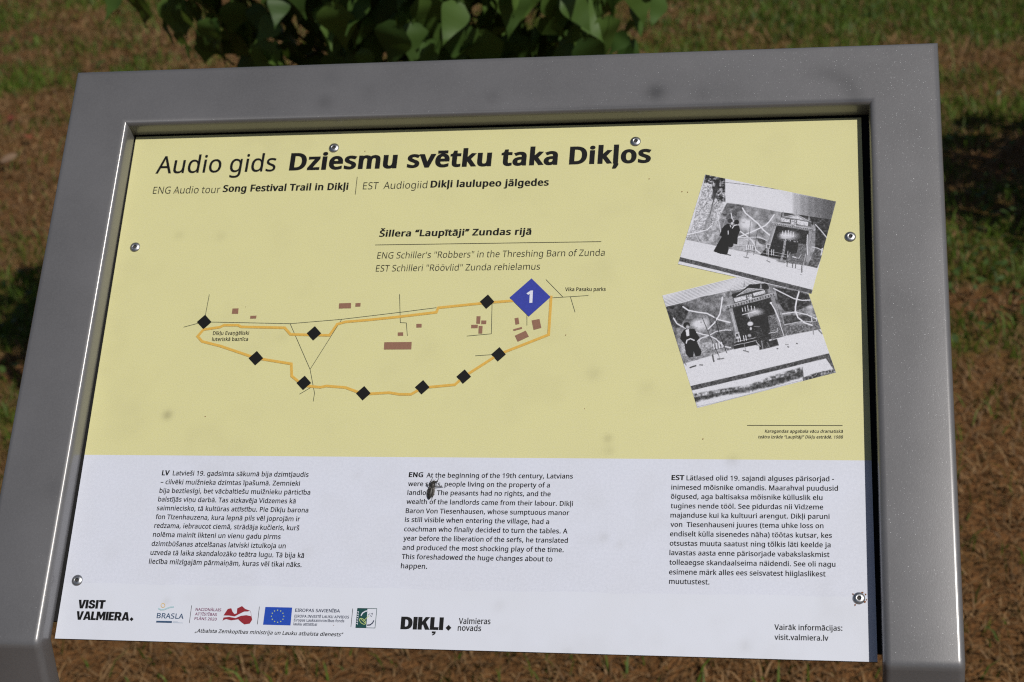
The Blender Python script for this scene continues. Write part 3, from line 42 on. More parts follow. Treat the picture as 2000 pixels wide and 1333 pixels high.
PRINT_A={"quad":[[548.92,364.34],[670.31,332.69],[693.36,426.26],[572.54,457.74]],"ops":[["poly",[[556.12,393.15],[571.55,449.59],[590.91,453.52],[590.35,416.27],[581.15,386.24],[573.55,383.16],[556.16,390.99]],0.84,1,0.571,0.15,2.856],["poly",[[572.88,458.42],[591.1,453.52],[591.77,427.67],[585.4,428.58],[580.97,435.04],[578.38,447.21],[571.38,448.48]],0.22,0.95,0.583,1.3,1.556],["poly",[[571.55,449.59],[584.34,436.05],[590.26,424.98],[584.7,407.71],[575.24,398.17],[558.98,394.17],[568.82,438.62]],0.6,0.4,0.973,1.3,0.876],["line",[[585.3,452.56],[582.81,442.69],[580.52,432.85]],0.15,0.7,3.889,1.361],["line",[[584.2,447.06],[580.11,427.39],[576.95,412.2]],0.18,0.8,0.972,0.389],["line",[[576.92,414.38],[572.34,399.31]],0.5,0.7,2.475,0.952],["line",[[580.65,423.01],[575.22,399.25],[573.47,388.52]],0.55,0.5,3.889,1.556],["line",[[578.31,411.31],[579.4,408.9],[579.63,406.08]],0.21,0.83,0.4,0.19],["line",[[579.09,403.82],[577.76,402.33],[577.41,399.96]],0.34,0.58,0.286,0.19],["line",[[569.2,403.26],[570.09,402.16],[570.88,400.63]],0.35,0.5,0.321,0.194],["line",[[584.63,436.05],[583.69,433.77],[586.79,432.93]],0.44,0.74,0.418,0.194],["line",[[567.2,402.22],[567.91,399.83],[569.46,399.04]],0.29,0.55,0.331,0.194],["line",[[577.24,446.02],[577.94,444.57],[575.95,441.09]],0.32,0.67,0.369,0.194],["line",[[580.08,443.41],[581.74,442.49],[581.51,438.43]],0.2,0.63,0.486,0.194],["line",[[576.56,445.82],[575.03,444.64],[579.32,442.88]],0.39,0.83,0.516,0.195],["line",[[570.51,429.57],[570.64,427.49],[567.98,424.93]],0.4,0.51,0.496,0.194],["line",[[586.59,441.61],[586.13,439.86],[589.05,438.25]],0.43,0.61,0.428,0.195],["line",[[580.2,399.37],[579.07,398.42],[583.13,395.44]],0.3,0.71,0.35,0.194],["line",[[583.62,424.58],[583.34,423.6],[585.96,422.24]],0.32,0.55,0.486,0.19],["line",[[581.32,401.51],[581.83,399.45],[578.78,398.0]],0.24,0.6,0.496,0.194],["line",[[573.87,399.39],[575.16,396.99],[573.45,395.62]],0.38,0.6,0.408,0.194],["line",[[571.85,399.86],[573.51,398.1],[571.71,396.62]],0.22,0.77,0.36,0.194],["line",[[584.62,428.93],[585.71,426.83],[585.74,424.53]],0.39,0.75,0.379,0.194],["line",[[568.87,423.49],[569.87,421.5],[567.51,418.17]],0.36,0.5,0.438,0.195],["line",[[575.95,434.38],[576.56,432.72],[577.76,429.96]],0.4,0.73,0.379,0.194],["line",[[581.44,407.13],[580.99,405.08],[583.61,402.76]],0.44,0.68,0.525,0.194],["line",[[575.41,438.35],[576.61,436.02],[575.09,433.86]],0.38,0.56,0.467,0.194],["line",[[582.44,418.72],[583.04,417.18],[583.08,413.92]],0.36,0.51,0.467,0.194],["line",[[578.74,435.75],[579.34,433.87],[575.7,432.09]],0.26,0.55,0.301,0.194],["line",[[573.82,428.3],[574.23,426.54],[572.06,423.2]],0.2,0.6,0.389,0.195],["line",[[583.66,428.4],[582.15,426.58],[581.02,424.42]],0.28,0.84,0.438,0.194],["line",[[583.4,426.22],[584.49,424.34],[582.38,423.62]],0.35,0.84,0.428,0.194],["line",[[587.56,417.3],[587.01,415.03],[584.32,414.87]],0.34,0.55,0.428,0.19],["poly",[[556.14,391.85],[565.79,389.2],[581.17,384.63],[581.25,378.75],[556.24,386.69]],0.86,1,0.292,0,1.167],["line",[[555.95,391.53],[567.72,388.63],[581.18,384.1]],0.3,0.8,0.681,0.292],["poly",[[637.19,445.76],[694.05,428.07],[689.07,407.19],[637.17,416.35]],0.6,0.0,0.286,0,1.143],["line",[[640.05,438.9],[693.56,426.13]],0.3,0.1,0.381,0.286],["line",[[641.39,437.34],[693.25,424.63]],0.3,0.12000000000000001,0.381,0.286],["line",[[642.72,435.78],[692.95,423.12]],0.3,0.14,0.381,0.286],["line",[[644.05,434.22],[692.64,421.62]],0.3,0.1,0.381,0.286],["line",[[645.38,432.66],[692.34,420.12]],0.3,0.12000000000000001,0.381,0.286],["line",[[646.71,431.11],[692.04,418.62]],0.3,0.14,0.381,0.286],["line",[[648.04,429.55],[691.74,417.12]],0.3,0.1,0.381,0.286],["line",[[649.37,428.0],[691.43,415.62]],0.3,0.12000000000000001,0.381,0.286],["line",[[650.69,426.45],[691.13,414.12]],0.3,0.14,0.381,0.286],["line",[[652.02,424.9],[690.83,412.62]],0.3,0.1,0.381,0.286],["line",[[653.34,423.36],[690.53,411.13]],0.3,0.12000000000000001,0.381,0.286],["line",[[654.66,421.81],[690.22,409.63]],0.3,0.14,0.381,0.286],["line",[[655.98,420.27],[689.92,408.14]],0.3,0.1,0.381,0.286],["line",[[657.3,418.73],[689.62,406.64]],0.3,0.12000000000000001,0.381,0.286],["poly",[[654.35,436.16],[693.57,427.21],[689.07,407.19],[654.24,413.07]],0.22,0.24,2.856,0.3,0.571],["poly",[[661.0,434.47],[693.57,427.21],[689.07,407.19],[660.86,411.43]],0.22,0.24,2.856,0.3,0.571],["poly",[[667.63,432.8],[693.57,427.21],[689.07,407.19],[667.45,409.78]],0.22,0.24,2.856,0.3,0.571],["poly",[[674.25,431.12],[693.57,427.21],[689.07,407.19],[674.04,408.14]],0.22,0.24,2.856,0.3,0.571],["poly",[[680.86,429.45],[693.57,427.21],[689.07,407.19],[680.6,406.51]],0.22,0.24,2.856,0.3,0.571],["poly",[[685.57,428.26],[693.57,427.21],[689.07,407.19],[685.29,405.34]],0.22,0.24,2.796,0.3,0.559],["line",[[589.5,449.14],[613.18,445.47],[640.05,440.21]],0.25,0.8,0.486,0.194],["line",[[590.73,451.87],[590.7,428.24]],0.45,0.6,0.292,0.194],["poly",[[593.12,426.88],[608.51,424.35],[643.35,416.22],[645.72,414.55],[675.0,410.16],[690.0,407.17],[675.42,358.21],[665.21,360.99],[647.93,363.88],[623.03,372.73],[598.38,378.46],[581.19,383.03],[556.19,389.38],[558.98,394.17],[575.24,398.17],[584.7,407.71],[588.42,417.39]],0.56,1,0.389,0.3,4.376],["poly",[[556.19,389.38],[558.98,394.17],[575.24,398.17],[584.7,407.71],[588.48,411.96],[586.8,392.57],[581.18,384.1]],0.66,0.8,1.143,0.4,2.285],["poly",[[593.12,426.88],[608.51,424.35],[606.68,411.58],[594.28,407.51],[588.43,416.31]],0.34,0.7,1.361,0.5,2.528],["poly",[[643.82,416.21],[690.94,407.15],[683.09,378.06],[673.75,378.22],[674.44,401.6],[644.3,414.04]],0.17,0.95,0.381,0.35,1.714],["poly",[[673.75,378.22],[683.09,378.06],[675.42,358.21],[667.07,360.96]],0.33,0.9,0.373,0.4,1.491],["ell",[[611.5,404.47]],0.88,0.9,9.997,7.617,0.6],["ell",[[616.3,397.38]],0.8,0.7,6.665,4.761,0.6],["ell",[[608.63,406.14]],0.5,0.5,1.904,1.143,0.6],["poly",[[598.28,389.14],[613.48,390.47],[623.93,385.47],[626.78,381.16],[619.22,381.29],[600.24,382.69]],0.78,0.8,0.952,0.2,1.904],["poly",[[603.11,380.51],[623.0,382.29],[627.73,377.95],[623.02,373.79],[600.28,378.43]],0.6,0.8,0.762,0.3,1.333],["poly",[[621.08,389.79],[629.6,387.5],[628.67,382.19],[622.99,384.42]],0.25,0.8,0.762,0.3,1.333],["line",[[607.57,421.33],[610.48,415.84],[616.24,410.31],[621.97,404.8],[626.74,398.25],[632.44,392.79]],0.9,1,1.238,0.19],["line",[[636.7,413.66],[632.42,406.74],[628.63,402.51],[616.3,396.31],[603.03,390.66]],0.9,1,1.143,0.19],["line",[[597.07,416.12],[598.08,410.68],[599.55,407.41]],0.9,1,0.875,0.194],["line",[[584.59,416.39],[585.85,407.69],[587.9,396.31]],0.85,1,0.762,0.19],["line",[[592.32,411.88],[590.02,403.28],[588.65,397.91]],0.75,0.8,0.476,0.19],["line",[[603.92,398.7],[611.58,392.11],[616.35,387.74],[619.21,382.36],[619.7,378.09],[623.96,374.3]],0.88,1,1.143,0.19],["line",[[600.21,385.9],[603.98,390.64],[622.97,390.83],[629.6,387.29]],0.85,1,0.762,0.19],["line",[[598.82,381.65],[605.94,382.59],[626.78,381.16]],0.8,0.8,0.571,0.19],["line",[[556.09,394.22],[565.66,396.74],[575.22,399.25],[579.0,403.5]],0.9,1,0.875,0.194],["line",[[563.75,396.24],[568.73,385.39]],0.85,0.8,0.666,0.19],["line",[[566.67,394.03],[573.53,384.23]],0.8,0.8,0.571,0.19],["line",[[560.42,394.14],[556.12,393.15]],0.3,0.6,0.486,0.194],["line",[[674.45,402.67],[679.55,396.16],[684.34,389.16]],0.82,1,0.952,0.19],["line",[[670.96,379.86],[675.63,378.72],[680.45,375.99]],0.82,1,0.839,0.186],["line",[[668.07,369.35],[679.24,367.8]],0.6,0.8,0.373,0.186],["line",[[680.29,378.11],[679.29,371.8]],0.85,1,1.118,0.186],["poly",[[638.59,402.31],[669.69,395.82],[664.29,363.1],[623.97,372.18],[633.39,385.3]],0.14,1,0.381,0.2,0.952],["ell",[[649.9,391.39]],0.82,0.95,11.901,6.855,0.75],["ell",[[645.66,391.47]],0.85,0.7,4.761,4.761,0.6],["poly",[[642.35,387.27],[659.28,384.3],[656.88,375.34],[641.86,377.18]],0.12,1,0.381,0.1,0.952],["poly",[[643.3,388.85],[658.82,386.44],[658.81,384.31],[642.82,386.19]],0.2,0.8,0.28,1.3,0.932],["poly",[[658.8,383.57],[668.17,382.34],[664.28,362.05],[647.47,364.94],[648.43,371.78],[657.35,374.06]],0.4,1,0.286,0.3,0.762],["poly",[[633.39,385.3],[641.87,383.02],[641.86,374.53],[623.97,372.18]],0.13,1,0.28,0,1.118],["line",[[637.36,402.34],[634.33,391.68],[632.25,383.19]],0.62,1,3.237,0.286],["line",[[636.22,402.36],[631.03,382.15]],0.2,0.8,0.286,0.19],["line",[[638.68,401.24],[633.58,382.1]],0.15,0.8,0.286,0.19],["line",[[637.17,398.05],[633.86,385.29]],0.75,0.8,0.932,0.186],["line",[[669.69,395.82],[668.64,382.55],[667.11,365.68]],0.6,0.95,3.047,0.286],["line",[[668.1,395.85],[665.24,365.71]],0.2,0.8,0.28,0.186],["line",[[671.57,395.25],[669.1,380.42]],0.25,0.8,0.28,0.186],["poly",[[629.8,384.09],[633.39,383.38],[632.82,378.4],[629.24,379.2]],0.8,1,0.186,0,1.118],["poly",[[630.55,383.01],[632.63,382.55],[632.26,379.47],[630.18,379.93]],0.3,0.9,0.19,0,1.143],["poly",[[635.27,406.68],[674.42,398.93],[673.92,395.74],[634.8,403.46]],0.62,1,0.19,0.2,0.762],["line",[[637.17,404.71],[637.93,403.62]],0.15,0.9,0.571,0.19],["line",[[639.16,404.31],[639.92,403.22]],0.15,0.9,0.571,0.19],["line",[[641.15,403.92],[641.9,402.83]],0.15,0.9,0.571,0.19],["line",[[643.14,403.52],[643.89,402.43]],0.15,0.9,0.559,0.186],["line",[[645.12,403.13],[645.88,402.04]],0.15,0.9,0.571,0.19],["line",[[647.11,402.73],[647.86,401.65]],0.15,0.9,0.571,0.19],["line",[[649.09,402.34],[649.85,401.25]],0.15,0.9,0.571,0.19],["line",[[651.08,401.95],[651.83,400.86]],0.15,0.9,0.559,0.186],["line",[[653.06,401.55],[653.81,400.47]],0.15,0.9,0.559,0.186],["line",[[655.04,401.16],[655.79,400.08]],0.15,0.9,0.559,0.186],["line",[[657.02,400.77],[657.77,399.68]],0.15,0.9,0.559,0.186],["line",[[659.0,400.38],[659.74,399.29]],0.15,0.9,0.559,0.186],["line",[[660.97,399.98],[661.72,398.9]],0.15,0.9,0.571,0.19],["line",[[662.95,399.59],[663.69,398.51]],0.15,0.9,0.559,0.186],["line",[[664.92,399.2],[665.67,398.12]],0.15,0.9,0.571,0.19],["line",[[666.9,398.81],[667.64,397.73]],0.15,0.9,0.559,0.186],["line",[[668.87,398.42],[669.61,397.34]],0.15,0.9,0.559,0.186],["line",[[670.84,398.03],[671.58,396.95]],0.15,0.9,0.559,0.186],["line",[[635.08,405.61],[673.94,397.87]],0.88,1,0.286,0.19],["line",[[634.8,403.25],[673.73,395.53]],0.2,1,0.381,0.19],["poly",[[643.35,415.68],[670.28,409.19],[670.2,400.62],[642.38,405.46]],0.3,1,0.286,0,1.143],["poly",[[643.05,410.29],[651.38,408.5],[650.9,405.29],[642.67,406.53]],0.85,1,0.286,0.5,0.762],["poly",[[657.81,407.83],[667.89,405.48],[667.39,401.21],[657.22,403.55]],0.85,1,0.286,0.5,0.762],["poly",[[652.33,408.48],[657.06,407.85],[656.55,400.89],[651.83,402.05]],0.7,1,0.286,0.9,0.762],["poly",[[644.29,410.8],[657.09,413.77],[668.84,406.0],[657.06,408.39]],0.6,1,0.286,0.2,0.762],["poly",[[650.45,410.46],[657.08,412.69],[663.66,407.71]],0.8,1,0.28,0.3,0.559],["line",[[643.34,410.61],[657.09,413.77],[670.24,405.43]],0.85,1,0.381,0.19],["poly",[[644.01,411.67],[644.97,418.13],[645.9,411.63]],0.6,1,0.186,0,1.118],["poly",[[656.32,412.38],[657.3,418.29],[658.21,412.34]],0.6,1,0.19,0,1.143],["poly",[[667.62,407.31],[668.62,413.74],[669.51,407.27]],0.6,1,0.19,0,1.143],["poly",[[636.98,404.49],[637.93,410.93],[638.88,404.46]],0.6,1,0.19,0,1.143],["poly",[[671.87,397.91],[672.88,405.38],[673.75,397.87]],0.6,1,0.19,0,1.143],["line",[[644.54,396.62],[644.34,392.56]],0.95,1,0.571,0.19],["line",[[647.19,396.89],[646.98,392.19]],0.95,1,0.559,0.186],["line",[[649.83,397.16],[649.62,391.83]],0.95,1,0.571,0.19],["line",[[652.09,396.16],[651.88,391.46]],0.95,1,0.571,0.19],["line",[[654.35,395.15],[654.14,391.1]],0.95,1,0.571,0.19],["line",[[642.83,392.59],[654.61,390.77]],0.9,1,0.476,0.19],["line",[[647.36,391.44],[646.59,385.06]],0.8,1,0.571,0.19],["line",[[646.59,385.59],[645.24,374.48],[643.26,367.11]],0.62,1,2.05,0.279],["line",[[645.64,381.89],[646.58,380.81]],0.2,0.8,0.559,0.186],["line",[[645.16,378.93],[646.1,377.85]],0.2,0.8,0.559,0.186],["line",[[644.68,375.97],[645.62,374.89]],0.2,0.8,0.571,0.19],["line",[[644.21,373.01],[645.14,371.94]],0.2,0.8,0.559,0.186],["line",[[643.73,370.06],[644.67,368.99]],0.2,0.8,0.571,0.19],["line",[[625.84,377.99],[634.33,375.72],[647.68,372.32]],0.8,1,0.381,0.19],["line",[[625.85,374.59],[647.48,369.68]],0.75,1,0.381,0.19],["line",[[633.39,382.11],[641.87,380.89]],0.3,1,0.28,0.186],["line",[[630.37,378.44],[630.19,372.61]],0.88,1,0.571,0.19],["line",[[631.69,378.2],[631.51,372.38]],0.88,1,0.571,0.19],["line",[[634.52,377.94],[634.33,372.12]],0.88,1,0.571,0.19],["line",[[636.41,377.7],[636.22,371.88]],0.88,1,0.559,0.186],["line",[[631.51,372.59],[631.05,366.78]],0.7,1,0.559,0.186],["line",[[630.11,366.48],[632.93,364.96]],0.35,0.8,0.839,0.186],["line",[[639.22,366.33],[646.53,364.11]],0.45,1,0.838,0.186],["line",[[639.97,364.85],[646.06,363.38]],0.7,1,0.373,0.186],["line",[[648.59,364.71],[648.3,360.3]],0.22,0.9,0.762,0.19],["line",[[653.55,363.48],[653.25,359.07]],0.22,0.9,0.745,0.186],["line",[[656.16,362.91],[655.86,358.51]],0.22,0.9,0.745,0.186],["line",[[661.76,361.56],[661.45,357.16]],0.22,0.9,0.745,0.186],["line",[[648.2,360.2],[660.52,356.86]],0.55,0.8,0.286,0.19],["line",[[667.03,392.14],[666.49,382.58],[666.97,372.0]],0.85,1,0.857,0.19],["line",[[665.48,373.08],[663.55,363.64],[662.2,357.36]],0.75,1,0.559,0.186],["line",[[661.64,357.37],[661.62,354.23]],0.3,0.8,1.118,0.186],["line",[[660.49,351.95],[661.6,351.72]],0.3,0.8,0.559,0.186],["line",[[649.19,376.0],[648.89,369.66]],0.85,1,0.476,0.19],["line",[[651.25,374.38],[649.36,369.65]],0.8,1,0.381,0.19],["line",[[654.51,369.57],[659.19,368.44],[661.08,372.1]],0.8,1,0.466,0.186],["line",[[653.58,370.11],[655.91,369.23]],0.9,0.8,1.118,0.186],["line",[[615.11,407.09],[612.64,372.9]],0.15,0.9,0.381,0.19],["line",[[621.43,397.28],[618.12,372.6]],0.15,0.9,0.476,0.19],["line",[[610.53,377.4],[619.05,375.77]],0.2,0.8,0.466,0.186],["line",[[611.16,382.5],[618.27,381.31]],0.25,0.8,0.381,0.19],["line",[[611.63,382.7],[611.28,378.02]],0.92,1,0.666,0.19],["line",[[613.43,382.67],[613.08,377.99]],0.92,1,0.666,0.19],["line",[[615.23,382.64],[614.88,377.96]],0.92,1,0.666,0.19],["line",[[617.03,382.61],[616.68,377.93]],0.92,1,0.666,0.19],["line",[[612.14,376.1],[611.7,370.8]],0.35,0.8,0.476,0.19],["line",[[609.15,370.63],[613.41,369.5]],0.35,0.7,0.857,0.19],["poly",[[598.51,384.86],[623.49,375.9],[623.02,373.26],[598.57,378.45]],0.86,0.2,0.571,0,1.143],["poly",[[590.98,403.26],[594.3,405.35],[598.63,403.11],[599.63,397.7],[599.29,382.71],[598.55,381.01],[595.69,380.85],[593.87,373.0],[587.5,374.17],[581.27,376.83],[588.71,392.0],[586.6,393.11],[589.09,400.6]],0.05,1,0.19,0.05,0.952],["poly",[[600.06,403.08],[604.45,403.21],[605.64,398.12],[603.58,392.26],[603.08,383.49],[597.85,384.66],[597.71,398.82]],0.06,1,0.19,0.05,0.952],["ell",[[596.38,408.23]],0.2,1,2.38,2.285,0.25],["ell",[[598.13,405.49]],0.8,1,1.047,1.333,0.3],["ell",[[602.23,406.6]],0.05,1,2.38,2.571,0.2],["line",[[598.37,400.42],[600.06,403.08],[602.44,403.89]],0.9,1,0.762,0.19],["line",[[594.57,397.8],[594.7,394.36]],0.92,1,0.762,0.19],["line",[[596.43,403.37],[597.02,401.84]],0.9,1,0.762,0.19],["line",[[595.31,381.18],[595.06,377.98]],0.4,1,0.571,0.19],["line",[[593.68,373.64],[597.01,372.52]],0.15,1,0.952,0.19],["poly",[[550.61,371.47],[575.74,364.48],[623.1,350.6],[671.23,336.51],[670.18,332.7],[623.11,345.89],[585.33,357.45],[549.74,367.33]],0.3,1,0.286,0.25,1.333],["poly",[[655.32,439.84],[693.6,429.16],[689.53,407.18],[670.3,411.87]],0.5,0,0.286,0,1.143]]}
